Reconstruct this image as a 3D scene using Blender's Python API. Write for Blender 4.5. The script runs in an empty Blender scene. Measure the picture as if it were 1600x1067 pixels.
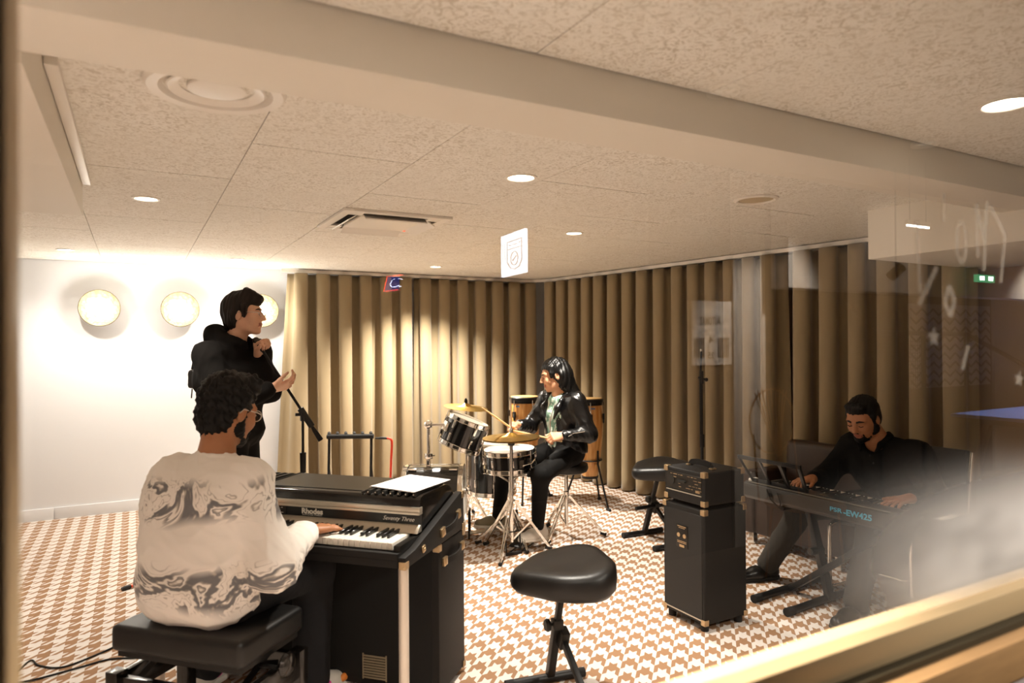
import bpy, bmesh, math, random
import numpy as np
from mathutils import Vector, Matrix, Euler

# ---------------------------------------------------------------- camera, world, light level
SC = bpy.context.scene
COL = SC.collection
CAM_H = 1.42
YAW, PITCH, ROLL = math.radians(28.9), math.radians(0.25), math.radians(0.4)
cam_data = bpy.data.cameras.new('camera')
cam_data.sensor_width = 36.0
cam_data.lens = 36.0 * 1067.0 / 1600.0
cam_data.clip_start = 0.02
cam_data.dof.use_dof = True
cam_data.dof.focus_distance = 3.9
cam_data.dof.aperture_fstop = 2.5
cam = bpy.data.objects.new('camera', cam_data)
COL.objects.link(cam)
_d = Vector((math.sin(YAW) * math.cos(PITCH), math.cos(YAW) * math.cos(PITCH), math.sin(PITCH)))
_r0 = Vector((math.cos(YAW), -math.sin(YAW), 0.0))
_u0 = _r0.cross(_d)
_r = math.cos(ROLL) * _r0 - math.sin(ROLL) * _u0
_u = math.sin(ROLL) * _r0 + math.cos(ROLL) * _u0
cam.matrix_world = Matrix(((_r.x, _u.x, -_d.x, 0.0), (_r.y, _u.y, -_d.y, 0.0), (_r.z, _u.z, -_d.z, CAM_H), (0, 0, 0, 1)))
SC.camera = cam
world = bpy.data.worlds.new('dim_warm_interior')
world.use_nodes = True
world.node_tree.nodes['Background'].inputs[0].default_value = (1.0, 0.78, 0.55, 1)
world.node_tree.nodes['Background'].inputs[1].default_value = 0.02
SC.world = world
SC.view_settings.view_transform = 'Standard'
SC.view_settings.look = 'None'
SC.view_settings.gamma = 1.0
SC.view_settings.exposure = 1.15
SC.view_settings.use_curve_mapping = False

# light levels (each lamp object is made in its own builder below)
SCONCE_W = 5.0
DOWN_W = 112.0
FOYER_W = 12.0
WARM = (1.0, 0.93, 0.84)

PI = math.pi
RND = random.Random(7)

# ---------------------------------------------------------------- helpers
def lin(c):
    if isinstance(c, str):
        c = [int(c[i:i + 2], 16) / 255.0 for i in (0, 2, 4)]
    return tuple(x / 12.92 if x <= 0.04045 else ((x + 0.055) / 1.055) ** 2.4 for x in c)

MATS = {}
def mat(name, color, rough=0.6, metal=0.0, noise=None, bump=None, spec=0.5, coat=0.0, sheen=0.0, emit=None, estr=1.0, aniso=None):
    """Principled material; noise=(scale, amount, stretch) varies the colour, bump=(scale, strength)."""
    if name in MATS:
        return MATS[name]
    m = bpy.data.materials.new(name)
    m.use_nodes = True
    nt = m.node_tree
    b = nt.nodes['Principled BSDF']
    c = lin(color)
    b.inputs['Base Color'].default_value = (*c, 1)
    b.inputs['Roughness'].default_value = rough
    b.inputs['Metallic'].default_value = metal
    b.inputs['Specular IOR Level'].default_value = spec
    b.inputs['Coat Weight'].default_value = coat
    b.inputs['Coat Roughness'].default_value = 0.12
    b.inputs['Sheen Weight'].default_value = sheen
    if emit is not None:
        b.inputs['Emission Color'].default_value = (*lin(emit), 1)
        b.inputs['Emission Strength'].default_value = estr
    if noise or bump:
        tc = nt.nodes.new('ShaderNodeTexCoord')
    if noise:
        sc_, am, st = (list(noise) + [None])[:3]
        mp = nt.nodes.new('ShaderNodeMapping')
        nt.links.new(tc.outputs['Object'], mp.inputs[0])
        if st:
            mp.inputs['Scale'].default_value = st
        n = nt.nodes.new('ShaderNodeTexNoise')
        n.inputs['Scale'].default_value = sc_
        n.inputs['Detail'].default_value = 4
        nt.links.new(mp.outputs[0], n.inputs['Vector'])
        r = nt.nodes.new('ShaderNodeValToRGB')
        r.color_ramp.elements[0].position = 0.3
        r.color_ramp.elements[1].position = 0.7
        r.color_ramp.elements[0].color = (*[x * (1 - am) for x in c], 1)
        r.color_ramp.elements[1].color = (*[min(1, x * (1 + am)) for x in c], 1)
        nt.links.new(n.outputs['Fac'], r.inputs[0])
        nt.links.new(r.outputs[0], b.inputs['Base Color'])
    if bump:
        n2 = nt.nodes.new('ShaderNodeTexNoise')
        n2.inputs['Scale'].default_value = bump[0]
        n2.inputs['Detail'].default_value = 3
        nt.links.new(tc.outputs['Object'], n2.inputs['Vector'])
        bp = nt.nodes.new('ShaderNodeBump')
        bp.inputs['Strength'].default_value = bump[1]
        bp.inputs['Distance'].default_value = bump[2] if len(bump) > 2 else 0.002
        nt.links.new(n2.outputs['Fac'], bp.inputs['Height'])
        nt.links.new(bp.outputs[0], b.inputs['Normal'])
    MATS[name] = m
    return m

XF = {}          # object -> world matrix of the thing (parts sit at identity inside it)

def thing(name, label, cat, loc=(0, 0, 0), rz=0.0, group=None):
    o = bpy.data.objects.new(name, None)
    o.empty_display_size = 0.1
    COL.objects.link(o)
    o.location = loc
    o.rotation_euler = (0, 0, rz)
    o['label'] = label
    o['category'] = cat
    if group:
        o['group'] = group
    XF[o] = Matrix.Translation(Vector(loc)) @ Matrix.Rotation(rz, 4, 'Z')
    return o

def tag(o, label, cat, group=None):
    o['label'] = label
    o['category'] = cat
    if group:
        o['group'] = group
    return o

def struct(o, label=None):
    o['kind'] = 'structure'
    if label:
        o['label'] = label
    return o

def link_mesh(name, me, m, parent=None, world=False, smooth=None):
    o = bpy.data.objects.new(name, me)
    COL.objects.link(o)
    if m is not None:
        for mm in (m if isinstance(m, (list, tuple)) else [m]):
            me.materials.append(mm)
    if parent is not None:
        o.parent = parent
        M = XF.get(parent, Matrix.Identity(4))
        if world:
            me.transform(M.inverted())
        XF[o] = M
    return o

def autosmooth(me, ang=0.7):
    me.polygons.foreach_set('use_smooth', [True] * len(me.polygons))
    bm = bmesh.new()
    bm.from_mesh(me)
    for e in bm.edges:
        if len(e.link_faces) == 2:
            try:
                e.smooth = e.calc_face_angle() < ang
            except ValueError:
                e.smooth = True
    bm.to_mesh(me)
    bm.free()

def frame(axis, ref=None):
    z = Vector(axis).normalized()
    r = Vector(ref) if ref is not None else (Vector((0, 0, 1)) if abs(z.z) < 0.95 else Vector((1, 0, 0)))
    x = r.cross(z)
    if x.length < 1e-6:
        x = Vector((0, 1, 0)).cross(z)
    x.normalize()
    y = z.cross(x)
    return Matrix((x, y, z)).transposed()

def M4(rot3, loc):
    m = rot3.to_4x4()
    m.translation = Vector(loc)
    return m

class MB:
    """collects shapes and links them as one mesh object"""
    def __init__(self):
        self.v, self.f = [], []
    def add(self, vs, fs):
        n = len(self.v)
        self.v += [tuple(p) for p in vs]
        self.f += [tuple(i + n for i in q) for q in fs]
        return self
    def box(self, c, s, M=None, rz=0.0, taper=1.0):
        x, y, z = s[0] / 2, s[1] / 2, s[2] / 2
        t = taper
        vs = [Vector(p) for p in ((-x, -y, -z), (x, -y, -z), (x, y, -z), (-x, y, -z), (-x * t, -y * t, z), (x * t, -y * t, z), (x * t, y * t, z), (-x * t, y * t, z))]
        if M is None:
            M = Matrix.Rotation(rz, 3, 'Z')
        vs = [M @ p + Vector(c) for p in vs]
        return self.add(vs, [(0, 3, 2, 1), (4, 5, 6, 7), (0, 1, 5, 4), (1, 2, 6, 5), (2, 3, 7, 6), (3, 0, 4, 7)])
    def bx(self, x0, x1, y0, y1, z0, z1):
        return self.box(((x0 + x1) / 2, (y0 + y1) / 2, (z0 + z1) / 2), (abs(x1 - x0), abs(y1 - y0), abs(z1 - z0)))
    def bar(self, a, b, w, h, ref=None):
        a, b = Vector(a), Vector(b)
        M = frame(b - a, ref)
        return self.box((a + b) / 2, (w, h, (b - a).length), M)
    def tube(self, pts, r, seg=8, caps=True):
        pts = [Vector(p) for p in pts]
        n = len(pts)
        rr = list(r) if isinstance(r, (list, tuple)) else [r] * n
        fs, vs = [], []
        F = None
        for i, p in enumerate(pts):
            t = (pts[min(i + 1, n - 1)] - pts[max(i - 1, 0)])
            if t.length < 1e-9:
                t = Vector((0, 0, 1))
            t.normalize()
            if F is None:
                F = frame(t)
                x = F.col[0]
            else:
                x = x - t * x.dot(t)
                x.normalize()
            y = t.cross(x)
            for k in range(seg):
                a = 2 * PI * k / seg
                vs.append(p + (x * math.cos(a) + y * math.sin(a)) * rr[i])
        for i in range(n - 1):
            for k in range(seg):
                k2 = (k + 1) % seg
                fs.append((i * seg + k, i * seg + k2, (i + 1) * seg + k2, (i + 1) * seg + k))
        if caps:
            fs.append(tuple(range(seg - 1, -1, -1)))
            fs.append(tuple((n - 1) * seg + k for k in range(seg)))
        return self.add(vs, fs)
    def lathe(self, prof, loc=(0, 0, 0), axis=(0, 0, 1), seg=24, cap=True):
        M = frame(axis) if tuple(axis) != (0, 0, 1) else Matrix.Identity(3)
        loc = Vector(loc)
        vs, fs = [], []
        for r, z in prof:
            for k in range(seg):
                a = 2 * PI * k / seg
                vs.append(M @ Vector((r * math.cos(a), r * math.sin(a), z)) + loc)
        n = len(prof)
        for i in range(n - 1):
            for k in range(seg):
                k2 = (k + 1) % seg
                fs.append((i * seg + k, i * seg + k2, (i + 1) * seg + k2, (i + 1) * seg + k))
        if cap:
            fs.append(tuple(range(seg - 1, -1, -1)))
            fs.append(tuple((n - 1) * seg + k for k in range(seg)))
        return self.add(vs, fs)
    def cyl(self, a, b, r, seg=12):
        return self.tube([a, b], r, seg)
    def ball(self, c, r, seg=12, squash=(1, 1, 1)):
        rings = max(4, seg // 2)
        vs, fs = [], []
        for i in range(1, rings):
            th = PI * i / rings
            for k in range(seg):
                a = 2 * PI * k / seg
                vs.append(Vector((r * squash[0] * math.sin(th) * math.cos(a), r * squash[1] * math.sin(th) * math.sin(a), r * squash[2] * math.cos(th))) + Vector(c))
        top, bot = len(vs), len(vs) + 1
        vs += [Vector(c) + Vector((0, 0, r * squash[2])), Vector(c) - Vector((0, 0, r * squash[2]))]
        for i in range(rings - 2):
            for k in range(seg):
                k2 = (k + 1) % seg
                fs.append((i * seg + k, (i + 1) * seg + k, (i + 1) * seg + k2, i * seg + k2))
        for k in range(seg):
            k2 = (k + 1) % seg
            fs.append((top, k, k2))
            fs.append((bot, (rings - 2) * seg + k2, (rings - 2) * seg + k))
        return self.add(vs, fs)
    def prism(self, poly, h, M=None):
        """poly: 2-D outline (ccw), extruded from 0 to h along local z, placed by 4x4 M"""
        n = len(poly)
        vs = [Vector((p[0], p[1], 0)) for p in poly] + [Vector((p[0], p[1], h)) for p in poly]
        if M is not None:
            vs = [M @ p for p in vs]
        fs = [tuple(range(n - 1, -1, -1)), tuple(range(n, 2 * n))]
        for i in range(n):
            j = (i + 1) % n
            fs.append((i, j, n + j, n + i))
        return self.add(vs, fs)
    def ring(self, c, R, r, axis=(0, 0, 1), seg=28, ts=6):
        M = frame(axis) if tuple(axis) != (0, 0, 1) else Matrix.Identity(3)
        vs, fs = [], []
        for i in range(seg):
            a = 2 * PI * i / seg
            for k in range(ts):
                b = 2 * PI * k / ts
                vs.append(M @ Vector(((R + r * math.cos(b)) * math.cos(a), (R + r * math.cos(b)) * math.sin(a), r * math.sin(b))) + Vector(c))
        for i in range(seg):
            i2 = (i + 1) % seg
            for k in range(ts):
                k2 = (k + 1) % ts
                fs.append((i * ts + k, i2 * ts + k, i2 * ts + k2, i * ts + k2))
        return self.add(vs, fs)
    def mesh(self, name, bevel=0.0, bseg=2, sharp=0.7):
        me = bpy.data.meshes.new(name)
        me.from_pydata([tuple(p) for p in self.v], [], self.f)
        me.validate()
        if bevel > 0:
            bm = bmesh.new()
            bm.from_mesh(me)
            es = [e for e in bm.edges if len(e.link_faces) == 2 and e.calc_face_angle(0) > 0.5]
            bmesh.ops.bevel(bm, geom=es, offset=bevel, segments=bseg, affect='EDGES', profile=0.6, clamp_overlap=True)
            bmesh.ops.recalc_face_normals(bm, faces=bm.faces)
            bm.to_mesh(me)
            bm.free()
        autosmooth(me, sharp)
        return me
    def build(self, name, m, parent=None, world=False, bevel=0.0, bseg=2, sharp=0.7):
        return link_mesh(name, self.mesh(name, bevel, bseg, sharp), m, parent, world)

def text_mesh(s, size, depth=0.001, shear=0.0, align='CENTER', bold=0.0):
    """lettering in the xy plane, built from Blender's own font"""
    cu = bpy.data.curves.new('lettering', 'FONT')
    cu.body = s
    cu.size = size
    cu.extrude = depth / 2
    cu.shear = shear
    cu.offset = bold
    cu.align_x = align
    cu.align_y = 'CENTER'
    cu.resolution_u = 3
    ob = bpy.data.objects.new('lettering', cu)
    COL.objects.link(ob)
    dg = bpy.context.evaluated_depsgraph_get()
    me = bpy.data.meshes.new_from_object(ob.evaluated_get(dg))
    bpy.data.objects.remove(ob)
    bpy.data.curves.remove(cu)
    me.name = 'lettering'
    return me

def put_text(s, size, M, m, parent, name='lettering', depth=0.001, shear=0.0, mirror=False, align='CENTER', bold=0.0, width=None):
    me = text_mesh(s, size, depth, shear, align, bold)
    if width is not None and len(me.vertices):
        xs = [v.co.x for v in me.vertices]
        w = max(xs) - min(xs)
        me.transform(Matrix.Diagonal((width / w, 1, 1, 1)))
    if mirror:
        me.transform(Matrix.Diagonal((-1, 1, 1, 1)))
    me.transform(M)
    me.materials.clear()
    return link_mesh(name, me, m, parent, world=True)

def bez(pts, n=8):
    """Catmull-Rom through the points"""
    P = [Vector(p) for p in pts]
    P = [P[0] * 2 - P[1]] + P + [P[-1] * 2 - P[-2]]
    out = []
    for i in range(1, len(P) - 2):
        for k in range(n):
            t = k / n
            a, b, c, d = P[i - 1], P[i], P[i + 1], P[i + 2]
            out.append(0.5 * ((2 * b) + (c - a) * t + (2 * a - 5 * b + 4 * c - d) * t * t + (3 * b - a - 3 * c + d) * t ** 3))
    out.append(P[-2])
    return out
# ================================================================ THE SETTING
CEIL = 2.15
YB = 6.80           # back wall
YG = 0.70           # glass plane
SILL = 0.952

def carpet_material():
    m = bpy.data.materials.new('houndstooth_carpet')
    m.use_nodes = True
    nt = m.node_tree
    b = nt.nodes['Principled BSDF']
    b.inputs['Roughness'].default_value = 0.95
    b.inputs['Specular IOR Level'].default_value = 0.1
    geo = nt.nodes.new('ShaderNodeNewGeometry')
    sep = nt.nodes.new('ShaderNodeSeparateXYZ')
    nt.links.new(geo.outputs['Position'], sep.inputs[0])
    def math_(op, a, c=None):
        n = nt.nodes.new('ShaderNodeMath')
        n.operation = op
        for i, q in enumerate((a, c)):
            if q is None:
                continue
            if isinstance(q, (int, float)):
                n.inputs[i].default_value = q
            else:
                nt.links.new(q, n.inputs[i])
        return n.outputs[0]
    x = math_('MULTIPLY', sep.outputs[0], 20.0)
    y = math_('MULTIPLY', sep.outputs[1], 20.0)
    x = math_('ADD', x, 400.0)
    y = math_('ADD', y, 400.13)
    wx = math_('LESS_THAN', math_('FRACT', math_('MULTIPLY', x, 0.5)), 0.5)
    wy = math_('LESS_THAN', math_('FRACT', math_('MULTIPLY', y, 0.5)), 0.5)
    tw = math_('LESS_THAN', math_('FRACT', math_('SUBTRACT', x, y)), 0.5)
    mix = nt.nodes.new('ShaderNodeMix')
    mix.data_type = 'FLOAT'
    nt.links.new(tw, mix.inputs[0])
    nt.links.new(wx, mix.inputs[2])
    nt.links.new(wy, mix.inputs[3])
    ns = nt.nodes.new('ShaderNodeTexNoise')
    ns.inputs['Scale'].default_value = 450
    nt.links.new(geo.outputs['Position'], ns.inputs['Vector'])
    col = nt.nodes.new('ShaderNodeMix')
    col.data_type = 'RGBA'
    col.inputs[6].default_value = (*lin('d3cbc4'), 1)
    col.inputs[7].default_value = (*lin('98765a'), 1)
    nt.links.new(mix.outputs[0], col.inputs[0])
    bp = nt.nodes.new('ShaderNodeBump')
    bp.inputs['Strength'].default_value = 0.4
    bp.inputs['Distance'].default_value = 0.003
    nt.links.new(ns.outputs['Fac'], bp.inputs['Height'])
    nt.links.new(bp.outputs[0], b.inputs['Normal'])
    nt.links.new(col.outputs[2], b.inputs['Base Color'])
    return m

def fibre_material():
    m = bpy.data.materials.new('wood_wool_panel')
    m.use_nodes = True
    nt = m.node_tree
    b = nt.nodes['Principled BSDF']
    b.inputs['Roughness'].default_value = 0.9
    b.inputs['Specular IOR Level'].default_value = 0.15
    geo = nt.nodes.new('ShaderNodeNewGeometry')
    n = nt.nodes.new('ShaderNodeTexNoise')
    n.inputs['Scale'].default_value = 38
    n.inputs['Detail'].default_value = 5
    n.inputs['Distortion'].default_value = 2.2
    nt.links.new(geo.outputs['Position'], n.inputs['Vector'])
    n2 = nt.nodes.new('ShaderNodeTexNoise')
    n2.inputs['Scale'].default_value = 3.0
    nt.links.new(geo.outputs['Position'], n2.inputs['Vector'])
    r = nt.nodes.new('ShaderNodeValToRGB')
    r.color_ramp.elements[0].position = 0.37
    r.color_ramp.elements[1].position = 0.53
    r.color_ramp.elements[0].color = (*lin('c1b6a3'), 1)
    r.color_ramp.elements[1].color = (*lin('f4f1ea'), 1)
    nt.links.new(n.outputs['Fac'], r.inputs[0])
    mx = nt.nodes.new('ShaderNodeMix')
    mx.data_type = 'RGBA'
    mx.inputs[7].default_value = (*lin('e8e3d8'), 1)
    nt.links.new(n2.outputs['Fac'], mx.inputs[0])
    nt.links.new(r.outputs[0], mx.inputs[6])
    bp = nt.nodes.new('ShaderNodeBump')
    bp.inputs['Strength'].default_value = 0.5
    bp.inputs['Distance'].default_value = 0.006
    nt.links.new(n.outputs['Fac'], bp.inputs['Height'])
    nt.links.new(bp.outputs[0], b.inputs['Normal'])
    nt.links.new(mx.outputs[2], b.inputs['Base Color'])
    return m

M_carpet = carpet_material()
M_fibre = fibre_material()
M_wall = mat('warm_white_paint', 'e2e3e5', 0.8, bump=(60, 0.05))
M_beam = mat('beige_painted_plaster', 'e3dccf', 0.75, bump=(40, 0.04))
M_taupe = mat('taupe_wall_paint', 'b09a80', 0.85, bump=(50, 0.05))
M_void = mat('dark_ceiling_void', '5a4a36', 0.9)
M_white = mat('white_plastic', 'ece6dc', 0.45)
M_frame = mat('cream_window_frame', 'c9ae84', 0.5)
M_gasket = mat('dark_gasket', '3a3018', 0.7)
M_tan = mat('tan_timber_sill', 'b88f60', 0.5, noise=(8, 0.12, (1, 8, 8)))
M_lilac = mat('grey_lilac_wall', 'b8aaa4', 0.85)
M_black = mat('black_steel', '121110', 0.42, 0.3)
M_blackp = mat('black_plastic', '14130f', 0.5)
M_rubber = mat('black_rubber', '0e0d0c', 0.8)
M_chrome = mat('chrome', 'e6e2da', 0.12, 1.0)

struct(MB().bx(-2.4, 5.4, 0.6, YB + 0.2, -0.1, 0.0).build('floor', M_carpet), 'brown and cream houndstooth carpet')
ceiling = struct(MB().bx(-2.4, 5.4, YG, YB + 0.2, CEIL + 0.012, CEIL + 0.1).build('ceiling', M_void), 'fibre panel ceiling')
# fibre panels 0.61 x 1.2 m in staggered columns, thin open joints between them
def panel_mesh(w, l):
    return MB().bx(0.0012, w - 0.0012, 0.004, l - 0.004, 0, 0.014).mesh('ceiling_panel', 0.0015, 1)
_pm = {}
def panel(x, y, w, l):
    if w < 0.03 or l < 0.03:
        return
    k = (round(w, 3), round(l, 3))
    if k not in _pm:
        _pm[k] = panel_mesh(w, l)
        _pm[k].materials.append(M_fibre)
    o = bpy.data.objects.new('ceiling_panel', _pm[k])
    COL.objects.link(o)
    o.parent = ceiling
    o.location = (x, y, CEIL)
PW = 0.61
BEAM_Y0, BEAM_Y1, BEAM_Z = 1.47, 1.70, 2.025
for i in range(-3, 9):
    x0 = -0.24 + PW * i
    base = 3.2 if i % 2 == 0 else 2.6
    ys = [BEAM_Y1]
    y = base - 1.2
    while y < YB:
        if y > BEAM_Y1 + 0.1:
            ys.append(y)
        y += 1.2
    ys.append(YB)
    for a, c in zip(ys[:-1], ys[1:]):
        if i == 2 and a < 3.57 < c + 0.7:          # around the air conditioning cassette
            lo, hi = max(a, 0), c
            if hi <= 3.575 or lo >= 4.185:
                panel(x0, a, PW, c - a)
            else:
                if lo < 3.57:
                    panel(x0, lo, PW, 3.575 - lo)
                if hi > 4.19:
                    panel(x0, 4.185, PW, hi - 4.185)
            continue
        panel(x0, a, PW, c - a)
for i in range(-4, 8):                                  # panels between the window and the beam
    panel(0.30 + 0.585 * i, YG, 0.585, BEAM_Y0 - YG)

struct(MB().bx(-2.4, 5.4, BEAM_Y0, BEAM_Y1, BEAM_Z, CEIL + 0.01).build('trim_1', M_beam, bevel=0.003), 'beige boxed ceiling beam')
struct(MB().bx(-2.2, -0.2, BEAM_Y1, 3.55, 2.0, CEIL + 0.01).build('trim_2', M_beam, bevel=0.003), 'beige ceiling bulkhead on the left')
struct(MB().bx(3.58, 4.75, 0.86, 2.37, 1.88, CEIL + 0.01).build('trim_3', M_beam, bevel=0.003), 'beige boxed soffit beside the curtain')
struct(MB().bx(-2.4, 5.4, YB, YB + 0.12, 0, CEIL + 0.1).build('wall_back', M_wall), 'white plaster wall')
struct(MB().bx(-2.4, -2.2, YG, YB, 0, CEIL + 0.1).build('wall_left', M_wall))
struct(MB().bx(4.75, 4.9, YG, YB, 0, CEIL + 0.1).build('wall_right', M_taupe))
bb = MB()
struct(bb.bx(-2.2, -0.592, YB - 0.014, YB, 0, 0.095).bx(-0.588, 1.6, YB - 0.014, YB, 0, 0.095).build('baseboard_back', M_wall, bevel=0.002), 'white baseboard with a joint')

# ---------------------------------------------------------------- window between foyer and room
struct(MB().bx(-2.4, 5.4, YG - 0.06, YG + 0.06, 0, SILL - 0.13).build('wall_front', M_lilac), 'grey lilac wall below the window')
struct(MB().bx(-2.4, -0.16, YG - 0.06, YG + 0.06, SILL - 0.13, 2.9).bx(4.4, 5.4, YG - 0.06, YG + 0.06, SILL - 0.13, 2.9).bx(-0.16, 4.4, YG - 0.06, YG + 0.06, 2.17, 2.9).build('trim_4', M_lilac))
win = struct(bpy.data.objects.new('window_1', None), 'large fixed interior window with cream frame')
COL.objects.link(win)
def glass_material():
    m = bpy.data.materials.new('window_glass')
    m.use_nodes = True
    nt = m.node_tree
    nt.nodes.clear()
    out = nt.nodes.new('ShaderNodeOutputMaterial')
    tr = nt.nodes.new('ShaderNodeBsdfTransparent')
    tr.inputs[0].default_value = (0.97, 0.96, 0.93, 1)
    gl = nt.nodes.new('ShaderNodeBsdfGlossy')
    gl.inputs['Roughness'].default_value = 0.0
    fr = nt.nodes.new('ShaderNodeFresnel')
    fr.inputs['IOR'].default_value = 1.5
    ad = nt.nodes.new('ShaderNodeMath')
    ad.operation = 'MULTIPLY_ADD'
    ad.inputs[1].default_value = 1.6
    ad.inputs[2].default_value = 0.02
    nt.links.new(fr.outputs[0], ad.inputs[0])
    mx = nt.nodes.new('ShaderNodeMixShader')
    nt.links.new(ad.outputs[0], mx.inputs[0])
    nt.links.new(tr.outputs[0], mx.inputs[1])
    nt.links.new(gl.outputs[0], mx.inputs[2])
    nt.links.new(mx.outputs[0], out.inputs[0])
    return m
me = bpy.data.meshes.new('glass_pane')
me.from_pydata([(-0.10, YG, SILL - 0.01), (4.4, YG, SILL - 0.01), (4.4, YG, 2.17), (-0.11, YG, 2.17)], [], [(0, 1, 2, 3)])
glass = link_mesh('glass_pane', me, glass_material(), win)
MB().bx(-0.155, -0.084, YG - 0.07, YG, SILL - 0.1, 2.17).build('window_frame', M_frame, win, bevel=0.004)
MB().bx(-0.093, 4.4, YG - 0.031, YG + 0.03, SILL - 0.048, SILL).build('window_bead', M_frame, win, bevel=0.004)
MB().bx(-0.093, 4.4, YG - 0.048, YG, SILL - 0.060, SILL - 0.048).build('window_gasket', M_gasket, win)
MB().bx(-0.14, 4.4, YG - 0.075, YG, SILL - 0.130, SILL - 0.060).build('window_sill', M_tan, win, bevel=0.006)
MB().bx(-0.093, 4.4, YG - 0.031, YG + 0.03, 2.145, 2.17).build('window_header', M_frame, win, bevel=0.004)

# ---------------------------------------------------------------- curtains
def curtain_material():
    m = bpy.data.materials.new('taupe_velvet')
    m.use_nodes = True
    nt = m.node_tree
    b = nt.nodes['Principled BSDF']
    b.inputs['Base Color'].default_value = (*lin('968568'), 1)
    b.inputs['Roughness'].default_value = 0.9
    b.inputs['Specular IOR Level'].default_value = 0.1
    b.inputs['Sheen Weight'].default_value = 0.25
    tc = nt.nodes.new('ShaderNodeTexCoord')
    mp = nt.nodes.new('ShaderNodeMapping')
    mp.inputs['Scale'].default_value = (1, 1, 0.06)
    n = nt.nodes.new('ShaderNodeTexNoise')
    n.inputs['Scale'].default_value = 160
    nt.links.new(tc.outputs['Object'], mp.inputs[0])
    nt.links.new(mp.outputs[0], n.inputs['Vector'])
    bp = nt.nodes.new('ShaderNodeBump')
    bp.inputs['Strength'].default_value = 0.15
    bp.inputs['Distance'].default_value = 0.002
    nt.links.new(n.outputs['Fac'], bp.inputs['Height'])
    nt.links.new(bp.outputs[0], b.inputs['Normal'])
    return m
M_curt = curtain_material()
def curtain(label, pts, nf, seed, amp=0.080, flare=0.0):
    """S-fold curtain hanging along the poly-line pts (x, y)"""
    P = [Vector((p[0], p[1])) for p in pts]
    L = [0.0]
    for a, c in zip(P[:-1], P[1:]):
        L.append(L[-1] + (c - a).length)
    rn = random.Random(seed)
    ph = [rn.uniform(-0.35, 0.35) for _ in range(nf + 3)]
    wd = [rn.uniform(0.75, 1.25) for _ in range(nf + 3)]
    bot = [rn.uniform(-0.5, 0.5) for _ in range(nf + 3)]
    per, rows = 16, 22
    N = nf * per + 1
    vs, fs = [], []
    for j in range(rows + 1):
        v = j / rows                       # 0 top, 1 bottom
        z = 2.105 - v * 2.092
        for i in range(N):
            u = i / (N - 1)
            k = u * nf
            k0 = int(min(k, nf - 1e-6))
            fr = k - k0
            w = wd[k0] * (1 - fr) + wd[k0 + 1] * fr
            dp = (ph[k0] * (1 - fr) + ph[k0 + 1] * fr) * (0.4 + 0.6 * v) + (bot[k0] * (1 - fr) + bot[k0 + 1] * fr) * v * v
            phi = 2 * PI * k + dp
            s = u * L[-1]
            seg = 0
            while seg < len(L) - 2 and s > L[seg + 1]:
                seg += 1
            d = (P[seg + 1] - P[seg]).normalized()
            nrm = Vector((-d.y, d.x))
            base = P[seg] + d * (s - L[seg])
            A = amp * w * (0.8 + 0.35 * v)
            side = 0.034 * w * math.sin(2 * phi) * (1.0 - 0.25 * v)
            off = A * math.cos(phi)
            if i == 0:
                side -= flare * v
            elif u < 0.12:
                side -= flare * v * (1 - u / 0.12)
            q = base + d * side + nrm * off
            vs.append((q.x, q.y, z))
    for j in range(rows):
        for i in range(N - 1):
            a = j * N + i
            fs.append((a, a + N, a + N + 1, a + 1))
    me = bpy.data.meshes.new('curtain')
    me.from_pydata(vs, [], fs)
    me.polygons.foreach_set('use_smooth', [True] * len(fs))
    o = link_mesh('curtain', me, M_curt)
    so = o.modifiers.new('thickness', 'SOLIDIFY')
    so.thickness = 0.004
    tag(o, label, 'curtain', 'taupe curtains')
    return o
CX = lambda y: 4.05 + 0.1075 * (6.68 - y)
curtain('pale lit taupe curtain hanging beside the wall lamps', [(1.27, 6.63), (2.52, 6.64)], 6, 1, flare=0.12)
curtain('taupe curtain behind the drum kit with a pool of light', [(2.53, 6.64), (3.98, 6.62)], 7, 2)
curtain('taupe curtain behind the drummer starting at the room corner', [(4.02, 6.50), (CX(4.75), 4.75)], 9, 3)
curtain('taupe curtain behind the two thin stands right of the drummer', [(CX(4.73), 4.73), (CX(3.62), 3.62)], 6, 4)
curtain('shaded taupe curtain behind the seated keyboard player', [(CX(3.52), 3.52), (CX(2.30), 2.30)], 6, 5, amp=0.09)
tk = thing('curtain_track', 'white ceiling curtain track bending round the back corner', 'curtain track', (4.0, 6.6, 2.13))
_tr = [(1.20, 6.63, 2.128), (3.75, 6.62, 2.128)] + [(3.75 + 0.29 * math.sin(a), 6.62 - 0.29 + 0.29 * math.cos(a), 2.128) for a in [i * PI / 16 for i in range(1, 9)]] + [(CX(2.35), 2.35, 2.128)]
t_ = MB()
for a, c in zip(_tr[:-1], _tr[1:]):
    t_.bar(a, c, 0.022, 0.030, (0, 0, 1))
t_.build('rail', M_white, tk, world=True)

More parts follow.
